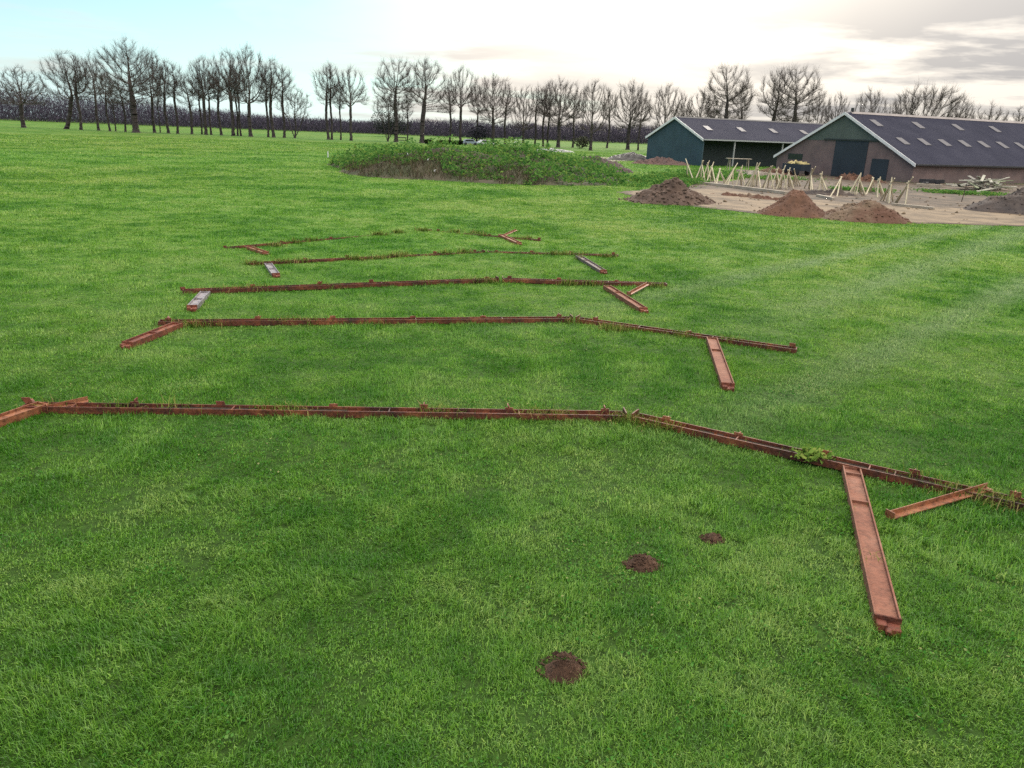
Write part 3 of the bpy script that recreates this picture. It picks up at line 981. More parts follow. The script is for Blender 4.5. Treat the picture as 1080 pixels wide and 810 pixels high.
TREES = [
    # kind, px base, py top, crown px, distance, label
    ('domed2', 25, 69, 46, 232, 'low wide bare tree at the far left before the woodland edge'),
    ('leaning', 70, 53, 44, 232, 'bare tree with a trunk leaning to the right, second crown from the left'),
    ('slender', 85.5, 57, 24, 229, 'thin straight bare tree touching the leaning tree on its right'),
    ('fan2', 104, 54, 27, 230, 'narrow bare tree left of the tallest domed tree, with upright fork'),
    ('slender2', 116, 74, 18, 226, 'slight bare tree half under the left side of the tallest domed crown'),
    ('slender', 122, 92, 12, 228, 'shortest thin sapling under the tallest domed crown'),
    ('slender2', 132, 80, 18, 226, 'thin bare tree just left of the thick trunk of the tallest tree'),
    ('domed', 143.5, 41, 60, 219, 'tallest bare tree on the left, thick trunk under a broad domed crown'),
    ('fan2', 163, 55, 30, 228, 'bare tree touching the right side of the tallest domed crown'),
    ('slender', 169, 88, 10, 232, 'thin sapling between two taller trunks right of the tallest tree'),
    ('slender2', 178, 61, 24, 226, 'bare tree with high narrow crown, second tall one right of the tallest tree'),
    ('slender', 187.5, 64, 20, 226, 'bare tree with clean straight trunk and thin crown, third right of the tallest tree'),
    ('slender2', 202, 78, 22, 225, 'short forked bare tree left of the twin trunks'),
    ('fan', 217.5, 58, 36, 226, 'fan shaped bare tree with twin trunk left of the second domed group'),
    ('slender', 213, 72, 14, 229, 'thin left companion trunk of the fan shaped tree'),
    ('fan2', 222.8, 60, 22, 227, 'straight bare tree right beside the fan shaped tree'),
    ('slender2', 233.7, 66, 22, 227, 'bare tree with a wavy trunk left of the second domed group'),
    ('fan', 246, 51, 38, 224, 'tall fan crowned bare tree, left one of the second domed group'),
    ('slender2', 250.5, 66, 16, 226, 'dark trunk close behind the fan crowned tree, left of a twin'),
    ('slender', 254, 68, 16, 226, 'dark twin trunk left of the big tree with low right branches'),
    ('domed2', 264.5, 47, 40, 222, 'big domed bare tree with branches low on its right side, in the second group'),
    ('slender', 283, 68, 18, 224, 'bare tree with crooked low limb right of the second domed tree'),
    ('slender2', 288.8, 59, 28, 223, 'tall loose crowned bare tree near the right end of the left row'),
    ('slender', 300, 68, 22, 224, 'thin bare tree with drooping top near the gap in the row'),
    ('clump', 311, 91, 30, 224, 'short many stemmed bare tree at the left side of the gap in the row'),
    ('slender2', 346.5, 66, 24, 220, 'bare tree leaning left with tufted top, right side of the gap'),
    ('slender', 350, 65, 18, 221, 'straight bare tree standing close beside the left leaning tree'),
    ('slender', 359.5, 84, 14, 222, 'short thin bare tree left of a flared trunk'),
    ('fan', 370.5, 69, 32, 219, 'bare tree with flared trunk foot at the left end of the weedy bank'),
    ('clump', 409, 92, 26, 226, 'low many stemmed bare tree left of the tall pair behind the bank'),
    ('open', 417.5, 60, 40, 223, 'thick trunked bare tree, left one of the tall pair behind the bank'),
    ('slender', 430, 100, 12, 226, 'thin trunk between the tall pair behind the bank'),
    ('open2', 445, 60, 44, 221, 'tall bare tree with one long low limb reaching right, behind the bank'),
    ('slender2', 474, 82, 18, 232, 'thin bare tree left of the two vehicles'),
    ('fan', 485.5, 68, 32, 228, 'pointed bare tree rising behind the left vehicle'),
    ('fan2', 503, 80, 20, 236, 'faint bare tree behind the pale vehicle'),
    ('round', 519.5, 77, 34, 228, 'round crowned bare tree right of the pale vehicle'),
    ('slender2', 533, 86, 18, 238, 'thin bare tree between two rounder crowns right of the vehicles'),
    ('round2', 551.5, 90, 28, 230, 'small rounded bare tree beside the white hurdle'),
    ('slender', 564, 88, 16, 238, 'thin upright bare tree left of three close trunks'),
    ('slender2', 573, 86, 18, 236, 'first of three close thin trunks behind the pale covered clamp'),
    ('fan2', 577.5, 84, 22, 234, 'second of three close trunks, forked, behind the pale covered clamp'),
    ('round', 588.5, 81, 36, 230, 'wide round crowned bare tree behind the pale covered clamp'),
    ('fan2', 604, 88, 22, 238, 'bare tree right of the wide round crown, behind the clamp end'),
    ('round2', 623, 83, 33, 205, 'stout round crowned bare tree with dark trunk in the green field'),
    ('slender2', 640, 92, 18, 250, 'thin bare tree right of the stout round crowned tree'),
    ('round', 662, 84, 34, 236, 'dense oval crowned bare tree left of the blue shed'),
    ('fan2', 673, 92, 20, 232, 'slim bare tree between the oval crown and the blue shed'),
    ('round2', 699, 87, 32, 215, 'round crowned bare tree just behind the blue shed gable'),
    ('fan2', 716, 98, 22, 230, 'low twiggy tree behind the ridge end of the blue shed'),
    ('fan', 735, 95, 30, 225, 'low fan shaped tree behind the blue shed roof, left of the tall one'),
    ('slender2', 749, 98, 18, 240, 'low thin tree close left of the tall one behind the blue shed'),
    ('open', 761, 66, 46, 200, 'tall open crowned tree behind the middle of the blue shed roof'),
    ('slender2', 777, 82, 20, 220, 'thin tree right of the tall open crowned one behind the blue shed'),
    ('open2', 809, 69, 38, 200, 'forked open crowned tree, left one of a pair above the blue shed'),
    ('open', 832, 67, 46, 196, 'broad open crowned tree, right one of a pair above the blue shed'),
    ('fan2', 856, 93, 24, 215, 'low twiggy tree between the pair and the brick barn'),
    ('fan', 876, 96, 26, 200, 'low fan shaped tree left of the brick barn ridge'),
    ('round2', 909, 92, 34, 190, 'low spreading tree over the left end of the brick barn ridge'),
    ('fan2', 940, 98, 26, 190, 'twiggy tree left of the wide low crown over the brick barn'),
    ('low', 969, 87, 66, 175, 'wide low crowned oak over the middle of the brick barn roof'),
    ('fan2', 1002, 98, 26, 180, 'right shoulder tree beside the wide low crowned oak'),
    ('clump', 1029, 106, 34, 180, 'low scrubby tree over the brick barn roof, second from the right edge'),
    ('fan2', 1064, 111, 34, 180, 'low bare tree over the brick barn roof at the right edge'),
]
for k, (kind, px, py, w, Y, lab) in enumerate(TREES):
    place_tree(kind, px, py, w, Y, lab, flip=(k % 3 == 1 and kind not in ('leaning', 'open2')), rot=0.0 if kind in ('leaning', 'open2', 'clump', 'low') else None)

# far woodland: a mass of trunks and twigs nobody could count
def prof(px):
    return np.interp(px, [-300, 0, 60, 130, 170, 240, 320, 400, 440, 520, 600, 700, 800, 1100, 1400], [86, 86, 94, 97, 108, 116, 124, 126, 124, 127, 129, 131, 134, 142, 150])


n = 270000
px = rng.uniform(-260, 1350, n)
Yw = rng.uniform(405, 470, n)
tops = np.array([top_at(a, b, 430)[1] for a, b in zip(px[:2000], prof(px[:2000]))])
order = np.argsort(px[:2000])
hz = np.interp(px, px[:2000][order], tops[order])
xw = np.interp(px, [-260, 1350], [top_at(-260, 110, 430)[0], top_at(1350, 165, 430)[0]])
cr = fbm(xw * .09 + 50, Yw * .02, 91, 3)
cr2 = fbm(xw * .45 + 5, Yw * .05, 93, 2)
hz = hz * (.46 + .48 * cr + .42 * cr2)
zz = rng.beta(1, 1.45, n) * hz
d = rng.normal(0, .75, (n, 3))
d[:, 2] = rng.uniform(.6, 2.4, n)
m_wood = leafmat('woodland', [(0, (0.042, 0.037, 0.060)), (.6, (0.072, 0.064, 0.096)), (1, (0.11, 0.098, 0.13))], .05)  # tones lifted so the colour itself carries the distance haze
wood = slivers('far_woodland', np.stack([xw, Yw, zz * .9], -1), d, rng.uniform(.10, .30, n), m_wood)
tag(wood, 'long purplish brown bare woodland along the horizon', 'woodland', kind='stuff')
# ---------------------------------------------------------------- steel portal frames lying in the grass
def rustmat(name, a, b, c, rough=.62, speck=1.0):
    m = pmat(name, a, None, 3, rough, .35, 26)
    t = m.node_tree
    tcn = N(t, 'ShaderNodeTexCoord')
    n1 = N(t, 'ShaderNodeTexNoise', Scale=2.2, Detail=7.0, Roughness=.7)
    n2 = N(t, 'ShaderNodeTexNoise', Scale=14.0, Detail=6.0, Roughness=.7)
    for n in (n1, n2):
        link(t, tcn.outputs['Object'], n.inputs['Vector'])
    c1 = ramp(t, n1.outputs[0], [(.36, a), (.52, b), (.70, c)])
    sp = ramp(t, n2.outputs[0], [(.38, (.45, .42, .40)), (.52, (1, 1, 1)), (.72, (1.25, 1.2, 1.15))])
    link(t, mixc(t, speck, c1, sp, 'MULTIPLY'), t.nodes['Principled BSDF'].inputs['Base Color'])
    return m


m_rust = rustmat('red_oxide', (0.042, 0.011, 0.008), (0.128, 0.032, 0.015), (0.25, 0.088, 0.034))
m_col = rustmat('faded_oxide', (0.165, 0.060, 0.036), (0.205, 0.082, 0.050), (0.25, 0.125, 0.088), speck=.6, rough=.85)
m_orange = rustmat('orange_oxide', (0.19, 0.062, 0.028), (0.25, 0.092, 0.042), (0.30, 0.14, 0.07))
m_skysheen = rustmat('sky_sheen_steel', (0.17, 0.155, 0.175), (0.26, 0.245, 0.275), (0.20, 0.14, 0.12), .5)  # pale greys paint the sky's reflection onto the column webs
RUNS = []
BEAMS = []     # footprints on the meadow: p, q, half width


def ground_z(p):
    return float(gh(p[0], p[1]))


def ibeam(mb, p, q, w=.25, h=.15, web=.055, tf=.016, stiff=(), ends=True):
    """an I section lying on its side: two upright flanges joined by a flat web"""
    p, q = np.array(p, float), np.array(q, float)
    mb.obox(p, q, w / 2 - tf, w / 2, 0, h)
    mb.obox(p, q, -w / 2, -w / 2 + tf, 0, h)
    mb.obox(p, q, -w / 2 + tf, w / 2 - tf, web, web + .012)
    d = (q - p) / np.linalg.norm(q - p)
    L = np.linalg.norm(q - p)
    st = list(stiff) + ([.012 / L, 1 - .012 / L] if ends else [])
    for s in st:
        c = p + (q - p) * s
        mb.obox(c - d * .008, c + d * .008, -w / 2 + tf + .001, w / 2 - tf - .001, web + .014, h - .006)
    if p[1] < 22:
        BEAMS.append((p[:2], q[:2], w / 2))
    RUNS.append((p, q))


def P3(xy):
    xy = np.array(xy[:2], float)
    return np.array([xy[0], xy[1], ground_z(xy)])


def steel_frame(label, Lp, Ap, Rp, colL, colR, brace=(), cleatsL=6, cleatsR=4, sink=0.0, asink=0.0, RW=.20, RH=.10):
    def P3(xy):
        xy = np.array(xy[:2], float)
        return np.array([xy[0], xy[1], ground_z(xy) - sink])
    Lw, Aw, Rw = P3(at(*Lp)), P3(at(*Ap)), P3(at(*Rp))
    Aw[2] -= asink
    root = tag(empty('steel_frame', Aw), label, 'steel frame', 'rusty steel portal frames lying on the meadow')
    gap = .10

    def rafter(a, b, ncl, side, stiff):
        d = (b - a) / np.linalg.norm(b - a)
        mb = MB()
        ibeam(mb, a, b - d * gap, w=RW, h=RH, web=.035, stiff=stiff)
        e = b - d * (gap - .012)
        mb.obox(e - d * .001, e + d * .016, -.12, .13, -.01, .15)           # end plate at the apex
        ra = mb.build('rafter', m_rust, root, off=Aw)
        if sink < .01:                                                      # dark strips that paint the recess shade along the channel
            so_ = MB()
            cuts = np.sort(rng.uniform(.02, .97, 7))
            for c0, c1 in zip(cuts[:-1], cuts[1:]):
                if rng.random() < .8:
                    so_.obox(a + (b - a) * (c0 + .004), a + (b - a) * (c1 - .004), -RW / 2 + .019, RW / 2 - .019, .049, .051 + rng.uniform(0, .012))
            so_.build('recess_shade', m_recess_shade, ra, off=Aw)['kind'] = 'stuff'
        n = np.array([-d[1], d[0], 0]) * side
        L = np.linalg.norm(b - a)
        for k in range(ncl):
            c = a + d * (.10 + (L - .45) * k / max(1, ncl - 1) + rng.uniform(-.13, .13))
            cl = MB()
            q0, q1 = c + n * (RW / 2 + .003), c + n * (RW / 2 + .12)
            cl.obox(q0, q1, -.006, .006, .02, .125 + rng.uniform(-.03, .03))
            cl.obox(c - d * .06 + n * (RW / 2 + .01), c + d * .06 + n * (RW / 2 + .01), -.006, .006, .05, .15 + rng.uniform(-.03, .02))
            cl.bar(c + n * .17 - d * .03 + [0, 0, .08], c + n * .17 + d * .03 + [0, 0, .08], .014)
            lean, piv = rng.normal(0, .30), c + n * (RW / 2)
            if rng.random() < .95:
                cl.v = [tuple(np.array(q) + d * lean * (q[2] - piv[2])) for q in cl.v]
                cl.build('cleat', m_rust2 if rng.random() < .7 else m_orange, ra, off=Aw)
        return ra

    rafter(Lw, Aw, cleatsL, 1, (.08, .34, .6, .82))
    rafter(Rw, Aw, cleatsR, -1, (.3, .36, .7))
    for (a, b_, mt, st, foot) in (colL, colR):
        a, b_ = P3(at(*a)), P3(at(*b_))
        a[2] += sink * .5
        b_[2] += sink * .5
        d = (b_ - a) / np.linalg.norm(b_ - a)
        mb = MB()
        ibeam(mb, a, b_, w=.215, h=.11, web=.06, stiff=st)
        c = mb.build('column', mt, root, off=Aw)
        if foot:
            f = MB()
            f.obox(b_ + d * .002, b_ + d * .016, -.112, .112, -.02, .125)
            f.obox(b_ + d * .017, b_ + d * .10, -.095, -.01, -.02, .085).obox(b_ + d * .017, b_ + d * .125, -.009, .10, -.02, .07).bar(b_ + d * .10 + [0, 0, .05], b_ + d * .16 + [0, 0, .04], .03)
            f.build('foot_plate', m_rust2, c, bevel=.008, off=Aw)
        if mt is not m_rust:
            c['label'] = {'faded_oxide': 'column with a faded pinkish web', 'sky_sheen_steel': 'column with a web painted pale grey for sky reflection', 'grey_rust': 'dull grey and rust coloured column'}.get(mt.name, 'orange brown column')
    for a, b_ in brace:
        a, b_ = P3(at(*a)), P3(at(*b_))
        a[2] += .09
        b_[2] += .03
        d = (b_ - a) / np.linalg.norm(b_ - a)
        mb = MB()
        mb.obox(a, b_, -.045, .045, 0, .012).obox(a, b_, -.045, -.035, .013, .065)
        mb.obox(b_ - d * .012, b_, -.06, .06, .014, .09)
        c = mb.build('knee_brace', m_orange, root, off=Aw)
        BEAMS.append((a[:2], b_[:2], .06))
    return root


m_greyrust = rustmat('grey_rust', (0.10, 0.075, 0.075), (0.15, 0.12, 0.125), (0.16, 0.085, 0.06), .75)
m_recess_shade = pmat('recess_shade', (0.018, 0.013, 0.010), (0.05, 0.035, 0.022), 9, .95, .8, 40)
m_rust2 = rustmat('bright_oxide', (0.12, 0.030, 0.018), (0.19, 0.052, 0.028), (0.26, 0.095, 0.05))
STC = (.28, .03)
steel_frame('nearest steel frame, pinkish brown column and orange knee brace at its right end',
            (26, 432), (664, 443), (1090, 540), ((47, 431), (-75, 472), m_orange, (.5,), True), ((897, 499), (934, 663), m_col, (.06, .30), True),
            brace=(((1042, 522), (937, 549)), ((94, 428), (50, 434))), cleatsL=7, cleatsR=5)
steel_frame('second nearest steel frame, faded column at right and short rusty column at left',
            (168, 343), (606, 338), (840, 371), ((188, 345), (135, 366), m_rust2, (.5,), True), ((750, 361), (767, 411), m_col, (.3,), True), cleatsL=6, cleatsR=3)
steel_frame('middle steel frame of five, left column with painted sky sheen and thin brace at right',
            (193, 310), (527, 297), (703, 302), ((217, 312), (203, 328), m_skysheen, (.5,), True), ((640, 304), (678, 329), m_col, (.3,), True),
            brace=(((683, 303), (663, 312)),), cleatsL=6, cleatsR=4)
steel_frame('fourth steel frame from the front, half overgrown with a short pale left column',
            (263, 279), (512, 266), (652, 270), ((283, 280), (291, 291), m_skysheen, (.5,), True), ((610, 272), (636, 288), m_greyrust, (.3,), True), cleatsL=6, cleatsR=4, sink=.040, asink=.03)
steel_frame('farthest steel frame, thin and half sunk in the grass',
            (238, 262), (452, 243), (570, 254), ((262, 261), (280, 268), m_orange, (.5,), True), ((528, 249), (547, 258), m_orange, (.3,), True),
            brace=(((545, 244), (527, 250)),), cleatsL=5, cleatsR=3, sink=.050, asink=.05)

# ---------------------------------------------------------------- molehills and worn soil patches
MOLES = [((593, 707), .175, .13, 'largest crumbly brown molehill, nearest the camera', 71), ((677, 597), .17, .08, 'flat brown patch of bare soil in the grass behind the largest molehill', 72),
         ((751, 570), .11, .04, 'small dark bare spot in the grass, farthest of the three soil spots', 73)]
m_mole = pmat('mole_soil', (0.072, 0.036, 0.022), (0.15, 0.080, 0.050), 12, .95, 1.0, 60)
MPOS = []
for (p, r, h, lab, sd) in MOLES:
    w = P3(at(*p))
    o = heap('molehill', w[0], w[1], r, r * .85, h, m_mole, sd, flat=.9, rough=.018, nr=24, na=60)
    o.location.z = w[2] + .02
    tag(o, lab, 'molehill', 'bare soil spots in the meadow')
    cl = MB()
    for k in range(280):
        a, q = rng.uniform(0, 6.28), rng.uniform(0, 1.25) ** .8 * r
        s = rng.uniform(.004, .012) * (2.2 if rng.random() < .12 else 1)
        c = np.array([math.cos(a) * q, math.sin(a) * q * .85, h * max(0, 1 - q / r) ** .72 + s * .2])
        pts = rng.normal(0, 1, (6, 3)) * .25 + np.array([[1, 0, 0], [-1, 0, 0], [0, 1, 0], [0, -1, 0], [0, 0, 1], [0, 0, -1]])
        cl.add(c + pts * s, [(0, 2, 4), (2, 1, 4), (1, 3, 4), (3, 0, 4), (2, 0, 5), (1, 2, 5), (3, 1, 5), (0, 3, 5)])
    k = cl.build('clods', m_mole, o)
    k['kind'] = 'stuff'
    MPOS.append((w[0], w[1], r))

# ---------------------------------------------------------------- stakes set up as tripods on the building site
m_pole = pmat('peeled_wood', (0.58, 0.53, 0.40), (0.44, 0.39, 0.28), 2.0, .8)
G3 = 'crossed wooden stakes on the building site'
TRI = [  # base centre px, crossing px, legs px, tips px, label
    ((728, 190), (725, 173), [(732, 191.5), (724, 186.5)], [(721, 166)], 'leftmost pair of pale stakes crossing above the dark soil heap'),
    ((739, 191.5), (740.5, 173), [(734, 190.5), (739, 191.5), (744, 192.5)], [(740, 168), (743, 169.5)], 'three legged stake bundle second from the left, narrow top'),
    ((750, 192), (751, 175.5), [(745, 192.5), (749.7, 190.5), (754.5, 194)], [(754, 170)], 'three legged stake bundle third from the left, one long tip to the right'),
    ((760, 194), (759, 179), [(755.5, 194.8), (764.5, 194)], [(759, 177)], 'lowest stake pair, shaped like a letter A, left of the steel post'),
    ((768, 194.5), (773.5, 179), [(764, 194.8), (767.5, 195), (772.5, 194.8)], [(778.5, 171)], 'stake bundle in front of the steel post of the open shed'),
    ((790, 199), (796, 181.5), [(786.3, 198.7), (791, 198.7), (793.7, 198.7)], [(792.5, 171.5), (802, 172.5)], 'wide stake bundle right of the steel post with two tips spread in a V'),
    ((800, 197), (799.5, 179), [(797.8, 195), (802.2, 198.8)], [(801, 177)], 'short stake pair close behind the wide V topped bundle'),
    ((810, 199), (812.5, 179.5), [(803.7, 198), (809.6, 198), (816, 199.5)], [(811, 174), (815, 174)], 'three legged stake bundle with a small V tip before the brick barn corner'),
    ((824, 199.5), (826, 180), [(818.5, 199.5), (823.5, 198), (830, 199.8)], [(825, 174)], 'stake bundle left of the reddish heap, upright single tip'),
    ((839, 197), (838.5, 184), [(841.5, 193.8), (836.5, 194)], [(834.5, 173.5)], 'leaning stake pair behind the top of the reddish heap'),
    ((853, 200), (855.6, 184), [(848.1, 197.3), (853, 198), (857, 202.5)], [(855, 170.5), (861, 174.5)], 'tall stake bundle right of the reddish heap with crossed tips'),
    ((882, 206), (887, 187.5), [(875.5, 207.3), (882.7, 207.3), (888.8, 199)], [(887.5, 185.5)], 'stake tripod before the dark sliding door, left one with closed top'),
    ((897, 206), (902.6, 191.6), [(894.2, 206), (900.8, 206)], [(907.4, 181.5)], 'stake bundle before the sliding door with a long tip leaning right'),
    ((919, 204), (920.7, 188.6), [(913.4, 204.9), (918.8, 201.3), (924.3, 203.7)], [(920.4, 187)], 'small stake tripod behind the sandy heap before the side door'),
    ((937, 214), (940, 193), [(929, 206), (937.5, 214.5), (942, 212)], [(946.6, 187), (938.8, 187)], 'stake bundle over the right end of the sandy heap, V tip'),
    ((950, 216), (958.5, 192.5), [(943.5, 212), (946, 212), (954.5, 216.8)], [(966.5, 187)], 'rightmost stake bundle with a long tip reaching right'),
]
for (bx_, by_, lab) in ((745, 190.8, 'slim stake bundle squeezed between the second and third from the left'), (781, 195.8, 'stake bundle right behind the gap under the trestle table'), (818, 197.6, 'slim stake bundle half behind the upright single tipped one'),
                        (832, 198.2, 'low stake bundle above the left shoulder of the reddish heap'), (868, 202.5, 'stake pair behind the low dark soil ridge'), (908, 205, 'short stake bundle between the long tipped one and the small tripod'),
                        (929, 208, 'slim stake bundle above the top of the sandy heap')):
    k_ = rng.uniform(-2, 2)
    TRI.append(((bx_, by_), (bx_ + k_, by_ - 17), [(bx_ - 5, by_), (bx_ + .5, by_ - 1), (bx_ + 5, by_ + .5)], [(bx_ + k_ + 2.5, by_ - 21.5), (bx_ + k_ - 1.5, by_ - 20)], lab))
for (bc, cr_, legs, tips, lab) in TRI:
    B = at(*bc)
    root = tag(empty('stake_tripod', (B[0], B[1], 0)), lab, 'stakes', G3)
    cx, cz = top_at(*cr_, B[1])
    cp = np.array([cx, B[1], cz])
    for k, lg in enumerate(legs + [(bc[0] + rng.uniform(-7, 7), bc[1] + rng.uniform(-2.5, .5)) for _ in range(2)]):
        f = at(*lg)
        f[1] = np.clip(f[1], B[1] - 2.0, B[1] + 1.6)
        f[0] = top_at(*lg, f[1])[0]
        f[2] = -.05
        tip = tips[k % len(tips)]
        tx, tz = top_at(*tip, B[1] + (k - 1) * .06)
        far = np.array([tx, B[1] + (k - 1) * .06, tz])
        mid = cp + np.array([rng.uniform(-.06, .06) if k >= len(legs) else 0, (k - 1) * .05, rng.uniform(-.2, .1) if k >= len(legs) else 0])
        dirv = (mid - f) / np.linalg.norm(mid - f)
        end = mid + dirv * (np.linalg.norm(far - mid) if k < len(tips) else .12)
        MB().bar(f, end, .056, .045).build('pole', m_pole, root, off=(B[0], B[1], 0))

m_beam = pmat('weathered_beam', (0.42, 0.38, 0.32), (0.30, 0.26, 0.21), 1.5, .85)


def beam(name, a, b_, w, h, lab, cat, mat=None, grp=None):
    a, b_ = at(*a), at(*b_)
    mb = MB().obox(a - a, b_ - a, -w / 2, w / 2, .0, h)
    o = mb.build(name, mat or m_beam, None, bevel=.01)
    o.location = (a[0], a[1], .01)
    return tag(o, lab, cat, grp)


GB = 'long beams laid along the rows of stakes'
beam('timber_beam', (732, 193.5), (774, 198.3), .28, .22, 'left pale timber beam lying at the feet of the left stake bundles', 'beam', grp=GB)
beam('timber_beam', (775, 198.6), (829, 205.3), .28, .24, 'right pale timber beam ending at the reddish heap', 'beam', grp=GB)
beam('timber_beam', (862, 207.5), (879, 211), .24, .18, 'short pale timber beam showing between the reddish and the sandy heap', 'beam', grp=GB)
beam('timber_beam', (941, 217), (985, 221.5), .26, .18, 'pale timber beam at the feet of the rightmost stake bundles', 'beam', grp=GB)
beam('timber_beam', (966, 196.5), (993, 198), .35, .30, 'thick yellowish timber lying before the brick wall corner', 'beam', grp=GB)

# boards heaped before the brick barn
m_bd = [pmat('grey_board', (0.36, 0.36, 0.31), (0.24, 0.24, 0.20), 1.2, .85), pmat('mossy_board', (0.26, 0.29, 0.19), (0.17, 0.20, 0.12), 1.2, .85), pmat('dark_board', (0.10, 0.095, 0.085), (0.15, 0.14, 0.12), 1.2, .85)]
GP = 'weathered boards heaped before the brick barn'
cx, cy = at(1033, 200)[0], at(1033, 200)[1]
LB = ['weathered grey board thrown on the heap before the brick barn', 'mossy green board thrown on the heap before the brick barn', 'dark board thrown on the heap before the brick barn']
for k in range(44):
    u = rng.uniform(-1, 1)
    lv = k // 8
    a = AZB + rng.normal(0, .35) + (0.5 if k % 4 == 0 else 0)
    L = rng.uniform(2.2, 4.2)
    o = MB().box(-L / 2, L / 2, -.13, .13, -.03, .04).build('board', m_bd[k % 3 if k % 5 else 0], None, bevel=.006)
    o.location = (cx + u * 3.7 * (1 - lv * .10) * math.cos(AZB) + rng.normal(0, .3), cy + u * 3.7 * math.sin(AZB) + rng.normal(0, .7), .12 + lv * .20 + rng.uniform(0, .07))
    o.rotation_euler = (rng.normal(0, .12), rng.normal(0, .10), a)
    tag(o, LB[k % 3 if k % 5 else 0], 'board', GP)
# a dark cart body beside the heap
cr_ = tag(empty('farm_cart', (43.4, 84.6, 0), AZB), 'small dark flat cart at the left end of the board heap', 'cart')
MB().box(-1.2, 1.2, -.6, .6, .35, .42).box(-1.2, 1.2, -.6, -.55, .42, .72).box(-1.2, 1.2, .55, .6, .42, .72).build('body', m_gut, cr_)
for sy in (-.66, .66):
    MB().bar((.1, sy - .07, .30), (.1, sy + .07, .30), .30, n=18).build('wheel', m_gut, cr_)
MB().bar((-1.2, 0, .38), (-2.2, 0, .12), .03).build('drawbar', m_gut, cr_)
for k, (p, h) in enumerate((((1042, 193), 1.7), ((1054, 193), 1.95))):
    w = at(*p)
    lean = .05 * (1 if k else -1)
    o = MB().bar((0, 0, -.1), (lean, 0, h), .045, .04).build('thin_post', m_pole)
    o.location = tuple(w)
    tag(o, ['left and shorter of two thin pale posts before the brick wall', 'right and taller of two thin pale posts before the brick wall'][k], 'post', 'thin posts behind the board heap')
w = at(1014, 213)
o = MB().bar((0, 0, -.05), (.12, 0, 1.35), .035, .03).build('thin_post', pmat('dark_post', (0.08, .06, .05), None))
o.location = tuple(w)
tag(o, 'dark thin post standing at the left foot of the large grey brown heap', 'post', 'thin posts behind the board heap')

# wagon with logs before the brick gable
wg = tag(empty('farm_wagon', (34.6, 101.0, 0), AZB + math.pi / 2), 'dark four wheeled farm wagon before the brick gable, loaded with cut logs', 'wagon')
MB().box(-1.6, 1.6, -.8, .8, .55, .65).box(-1.6, 1.6, -.8, -.74, .65, 1.35).box(-1.6, 1.6, .74, .8, .65, 1.35).box(-1.6, -1.54, -.74, .74, .65, 1.35).box(1.54, 1.6, -.74, .74, .65, 1.35).build('body', m_door, wg)
for X in (-1.05, 1.05):
    for sy in (-.86, .86):
        MB().bar((X, sy - .09, .38), (X, sy + .09, .38), .38, n=20).build('wheel', m_gut, wg)
MB().bar((-1.6, 0, .6), (-2.9, 0, .35), .05).build('drawbar', m_gut, wg)
m_log = pmat('cut_log', (0.45, 0.38, 0.18), (0.30, 0.26, 0.12), 3, .85)
for k in range(12):
    o = MB().bar((-.55, 0, 0), (.55, 0, 0), .15, n=10).build('log', m_log)
    X, Yl, Z = -1.05 + (k % 6) * .41, -.3 + (k // 6) * .5, 1.30 + (k % 2) * .14
    a = AZB + math.pi / 2
    o.location = (34.6 + X * math.cos(a) - Yl * math.sin(a), 101 + X * math.sin(a) + Yl * math.cos(a), Z)
    o.rotation_euler = (rng.normal(0, .1), rng.normal(0, .2), a + math.pi / 2 + rng.normal(0, .4))
    tag(o, 'short yellowish log on top of the dark wagon', 'log', 'logs on the wagon')
tag(heap('rubble_heap', 32.0, 101.5, 2.6, 1.5, 1.0, m_dirt3, 83, flat=.4, rough=.5), 'sandy rubble heap left of the log wagon, at the barn corner', 'rubble heap')
tag(heap('rubble_heap', 29.2, 97.5, 2.6, 1.4, .45, m_path, 84, flat=.7, rough=.3), 'low pale rubble strip before the dark shed front', 'rubble heap')

tag(heap('soil_ridge', *at(866, 205)[:2], 3.2, 1.0, .4, m_dirt4, 85, flat=.6, rough=.3), 'low dark soil ridge behind the gap between the reddish and the sandy heap', 'soil heap', 'soil heaps at the edge of the building site')
tag(heap('rubble_heap', *at(905, 190.5)[:2], 4.2, 1.0, .5, m_dirt2, 86, rot=AZB + 1.5, flat=.5, rough=.5), 'low brown rubble strip in front of the dark sliding door', 'rubble heap')
tag(heap('soil_ridge', *at(800, 209)[:2], 4.5, .9, .35, m_dirt3, 87, rot=-.75, flat=.6, rough=.25), 'low sandy soil ridge in front of the right pale timber beam', 'soil heap', 'soil heaps at the edge of the building site')
# trestle before the shed
tr_ = tag(empty('trestle', (29.2, 108.0, 0), .12), 'pale trestle table standing before the dark shed front', 'trestle')
MB().box(-1.7, 1.7, -.35, .35, 1.50, 1.58).build('top', m_beam, tr_)
for X in (-1.3, 1.3):
    for sy in (-1, 1):
        MB().bar((X, sy * .5, -.05), (X, sy * .2, 1.50), .05).build('leg', m_beam, tr_)

